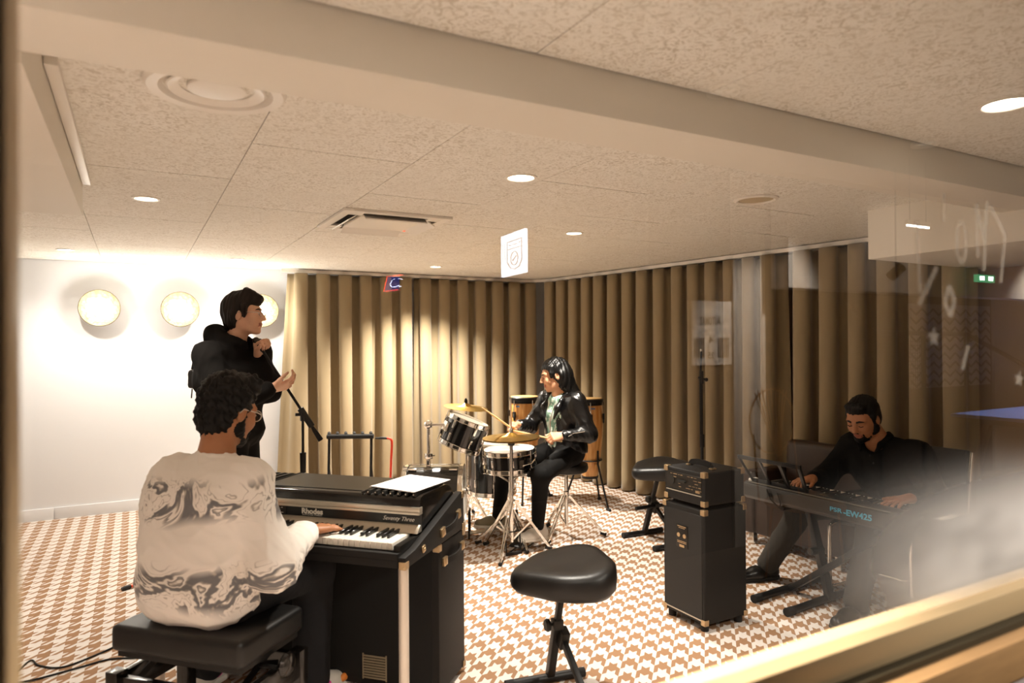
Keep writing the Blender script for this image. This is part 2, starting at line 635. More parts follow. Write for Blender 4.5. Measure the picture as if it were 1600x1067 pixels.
# ---------------------------------------------------------------- ceiling fittings
M_lens = mat('glowing_downlight_lens', 'fff4e2', 0.4, emit='fff1dc', estr=9.0)
def spot(name, loc, watts, angle, blend, parent=None, target=None, size=0.03, color=WARM):
    d = bpy.data.lights.new(name, 'SPOT')
    d.energy = watts
    d.color = color
    d.spot_size = math.radians(angle)
    d.spot_blend = blend
    d.shadow_soft_size = size
    o = bpy.data.objects.new(name, d)
    COL.objects.link(o)
    v = (Vector(target) - Vector(loc)) if target else Vector((0, 0, -1))
    rot = v.to_track_quat('-Z', 'Y').to_matrix().to_4x4()
    M = Matrix.Translation(Vector(loc)) @ rot
    if parent:
        o.parent = parent
        o.matrix_local = XF[parent].inverted() @ M
    else:
        o.matrix_local = M
    return o
def downlight(x, y, label, w, r=0.052, ang=88, blend=0.7, target=None):
    t = thing('downlight', label, 'downlight', (x, y, CEIL), 0, 'recessed ceiling downlights')
    MB().lathe([(r, 0.002), (r + 0.012, 0.0), (r + 0.012, -0.004), (r, -0.006), (r - 0.004, -0.003), (r - 0.004, 0.002)], (0, 0, 0), seg=28, cap=False).build('trim_ring', M_white, t)
    MB().lathe([(0.0, -0.001), (r - 0.003, -0.001), (r - 0.003, 0.001), (0.0, 0.001)], (0, 0, 0), seg=24).build('lens', M_lens, t)
    if w > 0:
        spot('downlight_beam', (x, y, CEIL - 0.02), w, ang, blend, t, target)
    return t
downlight(0.05, 3.80, 'small ceiling downlight between the bulkhead and the cassette unit', 0.55 * DOWN_W)
downlight(1.48, 2.59, 'bright oval looking ceiling downlight in front of the cassette unit', 0.9 * DOWN_W, r=0.06)
downlight(2.53, 3.73, 'ceiling downlight above the drummer', 1.3 * DOWN_W)
downlight(2.45, 5.90, 'ceiling downlight close to the back curtain', 2.4 * DOWN_W, ang=125, blend=0.75)
downlight(2.35, 1.10, 'ceiling downlight nearest the window at the upper right', 0.6 * DOWN_W, r=0.065)
downlight(-0.45, 6.05, 'added ceiling downlight washing the white wall at the far left', 0.31 * DOWN_W, ang=150, blend=0.8)  # added to brighten the white wall; no fitting shows there
downlight(0.75, 6.10, 'added ceiling downlight washing the white wall beside the curtain', 0.31 * DOWN_W, ang=150, blend=0.8)  # second added wall washer, likewise without a visible fitting
for x in (-0.65, 0.55):  # out of view, added to light the pianist's back and the near room
    downlight(x, 1.02, 'added out-of-view downlight between beam and window, ' + ('furthest left' if x < 0 else 'above the piano front'), 1.2 * DOWN_W, r=0.065)
# round ceiling speaker without light
sp_ = thing('ceiling_speaker', 'flat round white ceiling speaker near the right curtain', 'speaker', (2.76, 2.43, CEIL))
MB().lathe([(0.10, 0.003), (0.11, 0.0), (0.11, -0.006), (0.095, -0.012), (0.085, -0.008), (0.085, 0.003)], seg=32, cap=False).build('rim', M_white, sp_)
MB().lathe([(0.0, -0.004), (0.086, -0.004), (0.086, 0.002), (0.0, 0.002)], seg=32).build('grille', mat('speaker_grille', 'c8b798', 0.6), sp_)
# round air diffuser with concentric rings
dv = thing('air_diffuser', 'large round white ceiling air diffuser with concentric rings', 'air vent', (0.205, 2.08, CEIL))
MB().lathe([(0.150, 0.0), (0.185, 0.0), (0.188, -0.006), (0.178, -0.018), (0.150, -0.016), (0.140, 0.0)], seg=40, cap=False).build('outer_ring', M_white, dv)
MB().lathe([(0.0, 0.004), (0.15, 0.004), (0.15, 0.008), (0.0, 0.008)], seg=32).build('back_plate', mat('diffuser_shade', '9a8a70', 0.7), dv)
MB().lathe([(0.098, -0.002), (0.126, -0.014), (0.130, -0.010), (0.104, 0.003)], seg=40, cap=False).build('middle_ring', M_white, dv)
MB().lathe([(0.0, -0.014), (0.060, -0.014), (0.076, -0.010), (0.078, -0.004), (0.0, 0.0)], seg=36).build('centre_disc', M_white, dv)
# linear slot beside bulkhead
MB().bx(-0.198, -0.166, 2.05, 3.5, CEIL - 0.022, CEIL).build('slot_diffuser', M_white, bevel=0.003)
tag(bpy.data.objects['slot_diffuser'], 'long white linear slot diffuser running along the bulkhead', 'air vent')
# air conditioning cassette
ac = thing('air_conditioner', 'square white ceiling cassette air conditioner with open louvres', 'air conditioner', (1.28, 3.88, CEIL))
MB().box((0, 0, 0.03), (0.62, 0.62, 0.06)).build('housing', mat('ac_inside', '4a4232', 0.7), ac)
fr_ = MB()
for a, c, w, h in ((-0.285, 0, 0.05, 0.62), (0.285, 0, 0.05, 0.62)):
    fr_.box((a, c, -0.008), (w, h, 0.016))
for s in (-1, 1):
    fr_.box((0, s * 0.285, -0.008), (0.52, 0.05, 0.016))
    for q in (-1, 1):
        fr_.box((s * 0.225, q * 0.225, -0.007), (0.075, 0.075, 0.014))
fr_.build('frame', M_white, ac, bevel=0.003)
MB().box((0, 0, -0.010), (0.37, 0.37, 0.018)).build('intake_panel', M_white, ac, bevel=0.004)
for s, ax in ((-1, 0), (1, 0), (-1, 1), (1, 1)):
    lv = MB()
    if ax == 0:
        lv.box((s * 0.225, 0, -0.022), (0.07, 0.36, 0.006), Matrix.Rotation(s * 0.55, 3, 'Y'))
    else:
        lv.box((0, s * 0.225, -0.022), (0.36, 0.07, 0.006), Matrix.Rotation(-s * 0.55, 3, 'X'))
    lv.build('louvre', M_white, ac)
MB().box((0.19, 0.165, -0.0195), (0.012, 0.006, 0.003)).build('status_light', mat('red_led', 'ff5a3a', 0.4, emit='ff4a2a', estr=2), ac)

# ---------------------------------------------------------------- wall lamps
def ceramic():
    m = bpy.data.materials.new('textured_glass_disc')
    m.use_nodes = True
    nt = m.node_tree
    b = nt.nodes['Principled BSDF']
    b.inputs['Roughness'].default_value = 0.35
    tc = nt.nodes.new('ShaderNodeTexCoord')
    v = nt.nodes.new('ShaderNodeTexVoronoi')
    v.inputs['Scale'].default_value = 45
    nt.links.new(tc.outputs['Object'], v.inputs['Vector'])
    r = nt.nodes.new('ShaderNodeValToRGB')
    r.color_ramp.elements[0].color = (*lin('8f8468'), 1)
    r.color_ramp.elements[1].color = (*lin('6e5f42'), 1)
    nt.links.new(v.outputs['Distance'], r.inputs[0])
    nt.links.new(r.outputs[0], b.inputs['Base Color'])
    bp = nt.nodes.new('ShaderNodeBump')
    bp.inputs['Strength'].default_value = 0.6
    bp.inputs['Distance'].default_value = 0.004
    nt.links.new(v.outputs['Distance'], bp.inputs['Height'])
    nt.links.new(bp.outputs[0], b.inputs['Normal'])
    return m
M_disc = ceramic()
M_bulb = mat('glowing_bulb', 'ffffff', 0.3, emit='fff2dd', estr=22.0)
M_brass = mat('brass', 'c8a055', 0.3, 1.0)
for x, lb in ((-0.26, 'round wall lamp furthest left, with textured glass disc'), (0.35, 'round wall lamp in the middle of the three, with textured glass disc'), (1.03, 'round wall lamp partly hidden behind the standing singer')):
    t = thing('wall_lamp', lb, 'wall lamp', (x, YB, 1.75), 0, 'round wall lamps')
    MB().lathe([(0.0, 0), (0.05, 0), (0.05, 0.02), (0.014, 0.03), (0.014, 0.10), (0.0, 0.10)], (0, 0, 0), (0, -1, 0), 20).build('wall_mount', M_brass, t)
    MB().lathe([(0.0, 0.10), (0.03, 0.10), (0.14, 0.113), (0.155, 0.122), (0.150, 0.130), (0.06, 0.118), (0.0, 0.115)], (0, 0, 0), (0, -1, 0), 40).build('disc', M_disc, t)
    MB().ball((0, -0.165, 0), 0.043, 18).build('bulb', M_bulb, t)
    d = bpy.data.lights.new('bulb_light', 'POINT')
    d.energy = SCONCE_W
    d.color = (1.0, 0.97, 0.92)
    d.shadow_soft_size = 0.043
    o = bpy.data.objects.new('bulb_light', d)
    COL.objects.link(o)
    o.parent = t
    o.location = (0, -0.235, 0)
# ================================================================ INSTRUMENTS AND FURNITURE
M_tolex = mat('black_vinyl_covering', '0d0b09', 0.6, bump=(420, 0.25, 0.0006), spec=0.35)
M_gloss = mat('shiny_black_lid', '0e0c0a', 0.16, bump=(14, 0.05, 0.002), coat=0.3)
M_alu = mat('brushed_aluminium', 'c9c1b2', 0.35, 0.85, noise=(30, 0.08, (0.05, 30, 30)))
M_namep = mat('black_name_panel', '100f0d', 0.3)
M_ivory = mat('ivory_white_keys', 'efe9dd', 0.3)
M_ebony = mat('black_keys', '0b0a09', 0.25)
M_cornr = mat('nickel_case_corner', 'c2a883', 0.3, 0.9)
M_legm = mat('pale_steel_leg', 'd8cdbf', 0.35, 0.4)
M_cream = mat('cream_print', 'e8e2d6', 0.5)
M_paper = mat('white_paper', 'e4dedb', 0.8)
M_vinyl = mat('black_seat_leather', '0a0908', 0.42, bump=(90, 0.08, 0.001))
M_lacq = mat('black_drum_lacquer', '0c0b0a', 0.18, coat=0.6)
M_head = mat('white_drum_skin', 'eeeae2', 0.45)
M_coated = mat('grey_drum_skin', 'b9b0a0', 0.4)
M_bronze = mat('bronze_cymbal', 'c9a04e', 0.28, 1.0, noise=(60, 0.1, (1, 1, 1)))
M_rod = mat('steel_rod', 'd9d4ca', 0.18, 1.0)

def case_corner(p, s, parent, world=False):
    """small pressed metal corner cap at p; s = outward signs"""
    m = MB()
    p = Vector(p)
    k = 0.028
    for ax in range(3):
        sz = [k, k, k]
        sz[ax] = 0.004
        c = [p[i] - s[i] * (k / 2 - 0.003) for i in range(3)]
        c[ax] = p[ax] + s[ax] * 0.0015
        m.box(c, sz)
    m.ball(p - Vector(s) * 0.006, 0.012, 8)
    return m.build('case_corner', M_cornr, parent, world, bevel=0.0015, bseg=1)

# ---------------------------------------------------------------- electric piano
RZ = math.radians(-46)
rh = thing('electric_piano', 'black stage electric piano with curved lid, on its speaker cabinet', 'electric piano', (0.84, 2.32, 0), RZ)
W = 1.15
prof = [(0.0, 0.620), (0.0, 0.660), (0.09, 0.668), (0.55, 0.785), (0.575, 0.780), (0.58, 0.62)]
def yz_prism(m, poly, x0, x1):
    # polygon given in (y, z), extruded along x
    Mx = Matrix(((0, 0, 1, x0), (1, 0, 0, 0), (0, 1, 0, 0), (0, 0, 0, 1)))
    return m.prism(list(poly), x1 - x0, Mx)
for x0, x1 in ((-0.03, 0.0), (-W, -W + 0.03)):
    yz_prism(MB(), [(0.0, 0.620), (0.58, 0.62), (0.575, 0.780), (0.55, 0.785), (0.09, 0.668), (0.0, 0.660)], x0, x1).build('side_panel', M_tolex, rh, bevel=0.004)
MB().bx(-W + 0.03, -0.03, 0.0, 0.58, 0.620, 0.648).build('bottom_board', M_tolex, rh, bevel=0.003)
MB().bx(-W + 0.03, -0.03, 0.0, 0.022, 0.648, 0.672).build('key_slip', M_tolex, rh, bevel=0.002)
MB().bx(-W + 0.03, -0.03, 0.555, 0.578, 0.648, 0.76).build('back_panel', M_tolex, rh, bevel=0.002)
MB().bx(-0.058, -0.031, 0.022, 0.19, 0.648, 0.694).build('key_block', M_namep, rh, bevel=0.004)
MB().bx(-W + 0.031, -W + 0.10, 0.022, 0.19, 0.648, 0.694).build('key_block', M_namep, rh, bevel=0.004)
kb_ = MB().bx(-W + 0.10, -0.058, 0.03, 0.20, 0.648, 0.672).build('keybed', M_namep, rh)
wk = MB().bx(0.0006, 0.0219, 0, 0.150, 0, 0.026).mesh('white_key', 0.0015, 1)
wk.materials.append(M_ivory)
bk = MB().box((0, 0.048, 0.008), (0.011, 0.096, 0.016)).mesh('black_key', 0.002, 1)
bk.materials.append(M_ebony)
KX0 = -W + 0.115
for i in range(43):
    o = bpy.data.objects.new('white_key', wk)
    COL.objects.link(o)
    o.parent = kb_
    o.location = (KX0 + i * 0.0225, 0.034, 0.673)
    if i % 7 in (0, 1, 3, 4, 5) and i < 42:
        o = bpy.data.objects.new('black_key', bk)
        COL.objects.link(o)
        o.parent = kb_
        o.location = (KX0 + (i + 1) * 0.0225, 0.086, 0.697)
yz_prism(MB(), [(0.165, 0.700), (0.205, 0.700), (0.205, 0.726), (0.192, 0.728)], -W + 0.03, -0.03).build('lower_rail', M_alu, rh, bevel=0.001, bseg=1)
np_ = MB().bx(-W + 0.03, -0.032, 0.196, 0.215, 0.724, 0.768).build('name_panel', M_namep, rh, bevel=0.001, bseg=1)
MB().bx(-W + 0.03, -0.030, 0.184, 0.215, 0.766, 0.776).bx(-W + 0.03, -0.03, 0.188, 0.215, 0.776, 0.794).build('upper_rail', M_alu, rh, bevel=0.002)
# curved harp cover
arc = [(0.20, 0.70), (0.545, 0.70), (0.552, 0.74), (0.545, 0.775), (0.525, 0.802), (0.495, 0.822), (0.46, 0.832), (0.235, 0.835), (0.213, 0.831), (0.203, 0.822), (0.20, 0.80)]
cov = yz_prism(MB(), arc, -W + 0.034, -0.034).build('lid', M_gloss, rh, bevel=0.003)
MB().bx(-0.765, -0.292, 0.235, 0.50, 0.8345, 0.8375).build('lid_panel', mat('dull_black_lid_sheet', '1d1a15', 0.33, bump=(30, 0.12, 0.002)), cov, bevel=0.001, bseg=1)
for x in (-0.769, -0.288):
    MB().bx(x - 0.003, x + 0.003, 0.205, 0.50, 0.834, 0.840).build('lid_edge', M_black, cov)
def rib(x):
    yz_prism(MB(), [(0.206, 0.832), (0.498, 0.826), (0.494, 0.834), (0.46, 0.843), (0.212, 0.846)], x - 0.008, x + 0.008).build('rib', M_blackp, cov, bevel=0.003)
for i in range(7):
    rib(-0.262 + i * 0.033)
for i in range(9):
    rib(-0.795 - i * 0.037)
rv = MB()
for i in range(7):
    rv.ball((-0.262 + i * 0.033, 0.207, 0.839), 0.0035, 6)
rv.build('rib_rivets', M_rod, cov)['kind'] = 'stuff'
# lettering and controls on the name panel (faces local -y)
RW = XF[rh]
def rh_face(x, z, y=0.1955):
    return RW @ Matrix.Translation((x, y, z)) @ Matrix.Rotation(PI / 2, 4, 'X')
put_text('Rhodes', 0.030, rh_face(-0.51, 0.748), M_cream, np_, bold=0.0012, width=0.098)
put_text('SUITCASE PIANO', 0.006, rh_face(-0.51, 0.7335), M_cream, np_, width=0.092)
put_text('Seventy Three', 0.023, rh_face(-0.125, 0.745), M_cream, np_, shear=0.45, width=0.135)
cp = MB().bx(-0.80, -0.63, 0.192, 0.1965, 0.7265, 0.766).build('control_plate', mat('control_plate_black', '191715', 0.35), np_, bevel=0.001, bseg=1)
for x, r in ((-0.785, 0.008), (-0.755, 0.008), (-0.715, 0.010), (-0.675, 0.010)):
    MB().lathe([(r, 0), (r * 0.9, 0.012), (r * 0.4, 0.014)], (x, 0.192, 0.747), (0, -1, 0), 12).build('knob', M_rod if r > 0.009 else M_blackp, np_)
cm = MB()
for x in (-0.735, -0.695, -0.65):
    cm.bx(x - 0.006, x + 0.006, 0.1915, 0.1925, 0.736, 0.738).bx(x - 0.004, x + 0.004, 0.1915, 0.1925, 0.756, 0.758)
cm.build('control_marks', M_cream, np_)['kind'] = 'stuff'
for p, s in (((0.0, 0.0, 0.620), (1, -1, -1)), ((0.0, 0.58, 0.62), (1, 1, -1)), ((0.0, 0.575, 0.78), (1, 1, 1)), ((-W, 0.0, 0.62), (-1, -1, -1)), ((-W, 0.58, 0.62), (-1, 1, -1))):
    case_corner(p, s, rh)
def strap_handle(y0, y1, z0, z1, parent):
    h = MB()
    pts = bez([(0.004, y0, z0), (0.016, y0 + (y1 - y0) * 0.25, z0 + (z1 - z0) * 0.25 - 0.004), (0.020, (y0 + y1) / 2, (z0 + z1) / 2 - 0.006), (0.016, y0 + (y1 - y0) * 0.75, z0 + (z1 - z0) * 0.75 - 0.004), (0.004, y1, z1)], 5)
    for a, c in zip(pts[:-1], pts[1:]):
        h.bar(a, c, 0.005, 0.024, (0, -(z1 - z0), (y1 - y0)))
    ho = h.build('handle', M_tolex, parent)
    for y, z in ((y0, z0), (y1, z1)):
        M = Matrix.Rotation(math.atan2(z1 - z0, y1 - y0), 3, 'X')
        MB().box((0.006, y, z), (0.012, 0.034, 0.034), M).box((0.013, y, z), (0.004, 0.016, 0.022), M).build('handle_clasp', M_cornr, ho, bevel=0.003)
strap_handle(0.33, 0.50, 0.668, 0.70, rh)
MB().box((0.004, 0.15, 0.652), (0.008, 0.024, 0.026), Matrix.Rotation(0.2, 3, 'X')).box((0.009, 0.15, 0.652), (0.006, 0.01, 0.012), Matrix.Rotation(0.2, 3, 'X')).build('latch', M_cornr, rh, bevel=0.003)
for x in (-0.022, -W + 0.03):
    MB().tube([(x, 0.03, 0.0), (x, 0.03, 0.62)], 0.019, 14).build('leg', M_legm, rh)
# the speaker cabinet that carries it
cab = thing('speaker_cabinet', 'black speaker cabinet standing under the electric piano', 'speaker cabinet', (0.84, 2.32, 0), RZ)
MB().bx(-W + 0.02, 0.0, 0.30, 0.58, 0.022, 0.618).build('body', M_tolex, cab, bevel=0.008)
MB().bx(-W + 0.05, -0.03, 0.2955, 0.301, 0.05, 0.59).build('front_cloth', mat('black_grille_cloth', '0d0c0a', 0.9, bump=(600, 0.4, 0.001)), cab, bevel=0.002)
vt = MB()
for i in range(9):
    vt.bx(-0.335, -0.235, 0.2915, 0.2965, 0.055 + i * 0.011, 0.061 + i * 0.011)
vt.bx(-0.340, -0.335, 0.2915, 0.2965, 0.05, 0.155).bx(-0.235, -0.230, 0.2915, 0.2965, 0.05, 0.155).build('vent_grille', mat('beige_grille', '8d7f66', 0.5), cab)
for y in (0.33, 0.55):
    for x in (-0.04, -W + 0.06):
        MB().lathe([(0.018, 0), (0.02, 0.022)], (x, y, 0), seg=12).build('foot', M_rubber, cab)
for p, s in (((0.0, 0.30, 0.618), (1, -1, 1)), ((0.0, 0.58, 0.618), (1, 1, 1)), ((0.0, 0.30, 0.022), (1, -1, -1)), ((0.0, 0.58, 0.022), (1, 1, -1))):
    case_corner(p, s, cab)
strap_handle(0.35, 0.54, 0.545, 0.555, cab)
# sheet music on the lid
pc = [(-0.285, 0.262), (-0.063, 0.205), (-0.022, 0.470), (-0.240, 0.530)]
pm = MB()
for k in range(3):
    pm.prism([(p[0] + 0.003 * k, p[1] - 0.002 * k) for p in pc], 0.0012, Matrix.Translation((0, 0, 0.8475 + 0.0014 * k)))
po = pm.build('paper_sheets', M_paper)
po.matrix_world = XF[rh]
tag(po, 'white paper sheets lying on the electric piano lid', 'paper')

# ---------------------------------------------------------------- piano bench
bn = thing('piano_bench', 'black padded adjustable piano bench under the seated pianist', 'bench', (0.224, 2.58, 0), RZ)
MB().bx(-0.262, 0.262, -0.168, 0.168, 0.405, 0.492).build('cushion', M_vinyl, bn, bevel=0.022, bseg=3)
MB().bx(-0.245, 0.245, -0.15, 0.15, 0.385, 0.406).build('seat_board', M_black, bn)
M_lacqb = mat('black_bench_lacquer', '0e0c0a', 0.2, coat=0.4)
for sx in (-1, 1):
    for sy in (-1, 1):
        MB().box((sx * 0.245, sy * 0.155, 0.17), (0.048, 0.048, 0.34)).build('leg', M_lacqb, bn, bevel=0.003)
    MB().box((sx * 0.245, 0, 0.285), (0.024, 0.262, 0.085)).build('apron', M_lacqb, bn, bevel=0.002)
    MB().box((0, sx * 0.155, 0.295), (0.442, 0.024, 0.06)).build('apron', M_lacqb, bn, bevel=0.002)
sj = MB()
for sx in (-1, 1):
    sj.bar((sx * 0.20, -0.11, 0.30), (sx * 0.20, 0.11, 0.39), 0.006, 0.025).bar((sx * 0.19, 0.11, 0.30), (sx * 0.19, -0.11, 0.39), 0.006, 0.025)
sj.tube([(-0.22, 0.0, 0.345), (0.27, 0.0, 0.345)], 0.008, 8)
sj.build('lift_mechanism', M_black, bn)
for sx in (-1, 1):
    MB().lathe([(0.0, 0), (0.012, 0), (0.012, 0.012), (0.036, 0.016), (0.040, 0.024), (0.036, 0.034), (0.012, 0.040), (0.0, 0.040)], (sx * 0.262, 0.03, 0.345), (sx, 0, 0), 20).build('knob', M_gloss, bn)

# ---------------------------------------------------------------- bass amplifier
am = thing('bass_cabinet', 'tall black bass speaker cabinet standing on the carpet', 'speaker cabinet', (2.575, 2.62, 0))
MB().box((0, 0, 0.318), (0.29, 0.295, 0.560)).build('body', M_tolex, am, bevel=0.010, bseg=3)
MB().box((-0.1452, 0, 0.315), (0.004, 0.262, 0.51)).build('rear_panel', mat('black_rear_board', '0b0a08', 0.55, bump=(200, 0.2, 0.001)), am, bevel=0.001, bseg=1)
jp = MB().box((-0.1478, 0.005, 0.44), (0.004, 0.085, 0.115)).build('jack_plate', mat('dark_jack_plate', '1b1712', 0.4, 0.4), am, bevel=0.002)
jm = MB()
for i in range(2):
    jm.lathe([(0.0, 0), (0.011, 0), (0.011, 0.003), (0.0, 0.003)], (-0.150, 0.026 - 0.042 * i, 0.445), (-1, 0, 0), 12)
jm.box((-0.1503, 0.005, 0.490), (0.001, 0.06, 0.004)).box((-0.1503, 0.005, 0.482), (0.001, 0.045, 0.003)).box((-0.1503, 0.005, 0.415), (0.001, 0.065, 0.003)).box((-0.1503, 0.005, 0.408), (0.001, 0.065, 0.003)).box((-0.1503, 0.005, 0.392), (0.001, 0.034, 0.012))
jm.build('print', M_cornr, jp)['kind'] = 'stuff'
MB().box((-0.1475, 0, 0.058), (0.003, 0.25, 0.006)).build('bottom_rail', M_alu, am)
for sx in (-1, 1):
    for sy in (-1, 1):
        MB().lathe([(0.02, 0), (0.022, 0.04)], (sx * 0.115, sy * 0.115, 0), seg=12).build('foot', M_rubber, am)
        for z, sz in ((0.038, -1), (0.598, 1)):
            case_corner((sx * 0.145, sy * 0.1475, z), (sx, sy, sz), am)
hd = thing('amplifier_head', 'small black amplifier head sitting on top of the bass cabinet', 'amplifier', (2.575, 2.62, 0.6))
MB().box((0, 0, 0.098), (0.275, 0.285, 0.165)).build('body', M_tolex, hd, bevel=0.010, bseg=3)
for sx in (-1, 1):
    for sy in (-1, 1):
        MB().lathe([(0.013, 0), (0.014, 0.017)], (sx * 0.1, sy * 0.1, 0), seg=10).build('foot', M_rubber, hd)
        for z, sz in ((0.017, -1), (0.1805, 1)):
            case_corner((sx * 0.1375, sy * 0.1425, z), (sx, sy, sz), hd)
fp = MB().box((-0.1385, 0, 0.115), (0.004, 0.25, 0.085)).build('control_panel', mat('charcoal_control_panel', '201c16', 0.35, 0.3), hd, bevel=0.001, bseg=1)
fm = MB()
rr = random.Random(3)
for r in range(5):
    y = 0.02
    while y < 0.23:
        w = rr.uniform(0.008, 0.03)
        if rr.random() < 0.75:
            fm.box((-0.1408, 0.115 - y - w / 2, 0.148 - r * 0.015), (0.0008, w, rr.choice((0.002, 0.003, 0.004))))
        y += w + 0.008
fm.box((-0.1408, -0.10, 0.082), (0.0008, 0.03, 0.012))
fm.build('print', M_cornr, fp)['kind'] = 'stuff'
for i in range(5):
    MB().lathe([(0.007, 0), (0.006, 0.012), (0.0, 0.012)], (-0.1405, 0.035 - i * 0.012, 0.118), (-1, 0, 0), 8).build('knob', M_blackp, fp)
MB().lathe([(0.0, 0), (0.022, 0), (0.022, 0.004), (0.0, 0.004)], (-0.1405, 0.085, 0.115), (-1, 0, 0), 20).build('fan_guard', M_blackp, fp)
MB().box((-0.1405, 0, 0.064), (0.004, 0.25, 0.005)).build('trim_strip', M_alu, hd)
hh_ = MB()
hp = bez([(-0.02, -0.075, 0.184), (-0.02, -0.06, 0.200), (-0.02, 0.0, 0.206), (-0.02, 0.06, 0.200), (-0.02, 0.075, 0.184)], 4)
for a, c in zip(hp[:-1], hp[1:]):
    hh_.bar(a, c, 0.028, 0.010, (1, 0, 0))
hh_.build('handle', M_rubber, hd)
for s in (-1, 1):
    MB().box((-0.02, s * 0.082, 0.184), (0.034, 0.022, 0.009)).build('handle_clasp', M_cornr, hd, bevel=0.003)

# ---------------------------------------------------------------- saddle stools
def saddle_mesh():
    n = 40
    out = []
    for k in range(n):
        a = 2 * PI * k / n
        c, s = math.cos(a), math.sin(a)
        # +x wide rear, -x narrow nose
        w = 0.155 * (0.5 + 0.5 * math.tanh((c + 0.35) * 2.0)) + 0.075
        x = 0.205 * math.copysign(abs(c) ** 0.75, c)
        y = w * math.copysign(abs(s) ** 0.8, s)
        out.append((x, y))
    prof = [(0.0, 0.0, 0), (0.75, 0.0, 0), (0.90, 0.006, 0), (0.985, 0.028, 0.1), (1.0, 0.055, 0.6), (0.985, 0.082, 1), (0.93, 0.098, 1), (0.80, 0.104, 1), (0.5, 0.100, 0.9), (0.2, 0.097, 0.85), (0.0, 0.096, 0.8)]
    vs, fs = [], []
    for q, (sc, z, w) in enumerate(prof):
        for x, y in out:
            xx, yy = x * sc, y * sc
            zz = z + w * (0.034 * max(0, (xx / 0.205)) ** 2 * (0.35 + 0.65 * abs(yy) / 0.22) + 0.010 * (xx / 0.205) - 0.012 * max(0, -xx / 0.205) ** 2)
            vs.append((xx, yy, zz))
    for q in range(len(prof) - 1):
        for k in range(n):
            k2 = (k + 1) % n
            fs.append((q * n + k, q * n + k2, (q + 1) * n + k2, (q + 1) * n + k))
    me = bpy.data.meshes.new('saddle_seat')
    me.from_pydata(vs, [], fs)
    bm = bmesh.new()
    bm.from_mesh(me)
    bmesh.ops.remove_doubles(bm, verts=bm.verts, dist=0.0004)
    bmesh.ops.recalc_face_normals(bm, faces=bm.faces)
    bm.to_mesh(me)
    bm.free()
    autosmooth(me, 1.2)
    return me
SADDLE = saddle_mesh()
def stool(loc, rz, label, rest=True, seat_rz=0.0):
    t = thing('saddle_stool', label, 'stool', loc, rz, 'black saddle stools')
    o = link_mesh('seat', SADDLE.copy(), M_vinyl, t)
    o.location = (0, 0, 0.455)
    o.rotation_euler = (0, 0, seat_rz)
    MB().box((0.06, 0, 0.450), (0.16, 0.12, 0.012)).box((0.11, 0, 0.440), (0.05, 0.09, 0.02)).build('seat_plate', M_black, t)
    tp, bt = Vector((0.0, -0.005, 0.45)), Vector((0.02, 0.175, 0.03))
    mid = bt.lerp(tp, 0.62)
    MB().bar(bt, mid, 0.032, 0.032, (1, 0, 0)).build('main_tube', M_black, t, bevel=0.003)
    MB().bar(mid - (mid - bt) * 0.05, tp, 0.024, 0.024, (1, 0, 0)).build('height_tube', M_black, t, bevel=0.003)
    MB().box(mid, (0.042, 0.042, 0.04)).build('clamp', M_blackp, t, bevel=0.004)
    MB().lathe([(0.006, 0), (0.006, 0.014), (0.024, 0.016), (0.026, 0.026), (0.020, 0.034), (0.0, 0.034)], mid + Vector((-0.018, 0, 0)), (-1, 0, 0), 16).build('knob', M_blackp, t)
    st = bt.lerp(tp, 0.50) + Vector((0.018, -0.012, 0))
    MB().bar(st, (0.05, -0.19, 0.03), 0.028, 0.022, (1, 0, 0)).build('strut', M_black, t, bevel=0.003)
    MB().box(st + Vector((0.005, -0.01, -0.01)), (0.036, 0.05, 0.08), Matrix.Rotation(0.4, 3, 'X')).build('hinge', M_blackp, t, bevel=0.004)
    for y in (0.175, -0.19):
        f_ = MB().tube([(-0.175, y, 0.02), (0.175, y, 0.02)], 0.019, 12).build('foot_bar', M_black, t)
        for s in (-1, 1):
            MB().lathe([(0.0, 0), (0.020, 0), (0.020, 0.035), (0.0, 0.035)], (s * 0.142, y, 0.02), (s, 0, 0), 14).build('end_cap', M_rubber, f_)
    if rest:
        fr = MB().tube([(-0.15, 0.05, 0.24), (0.13, 0.05, 0.24)], 0.013, 10).build('footrest', M_black, t)
    return t
stool((1.470, 2.275, 0), math.radians(-10), 'black padded saddle stool in the foreground beside the electric piano', rest=False, seat_rz=math.radians(-6))
stool((3.28, 3.80, 0), math.radians(-3), 'black padded saddle stool near the curtain, behind the bass cabinet')

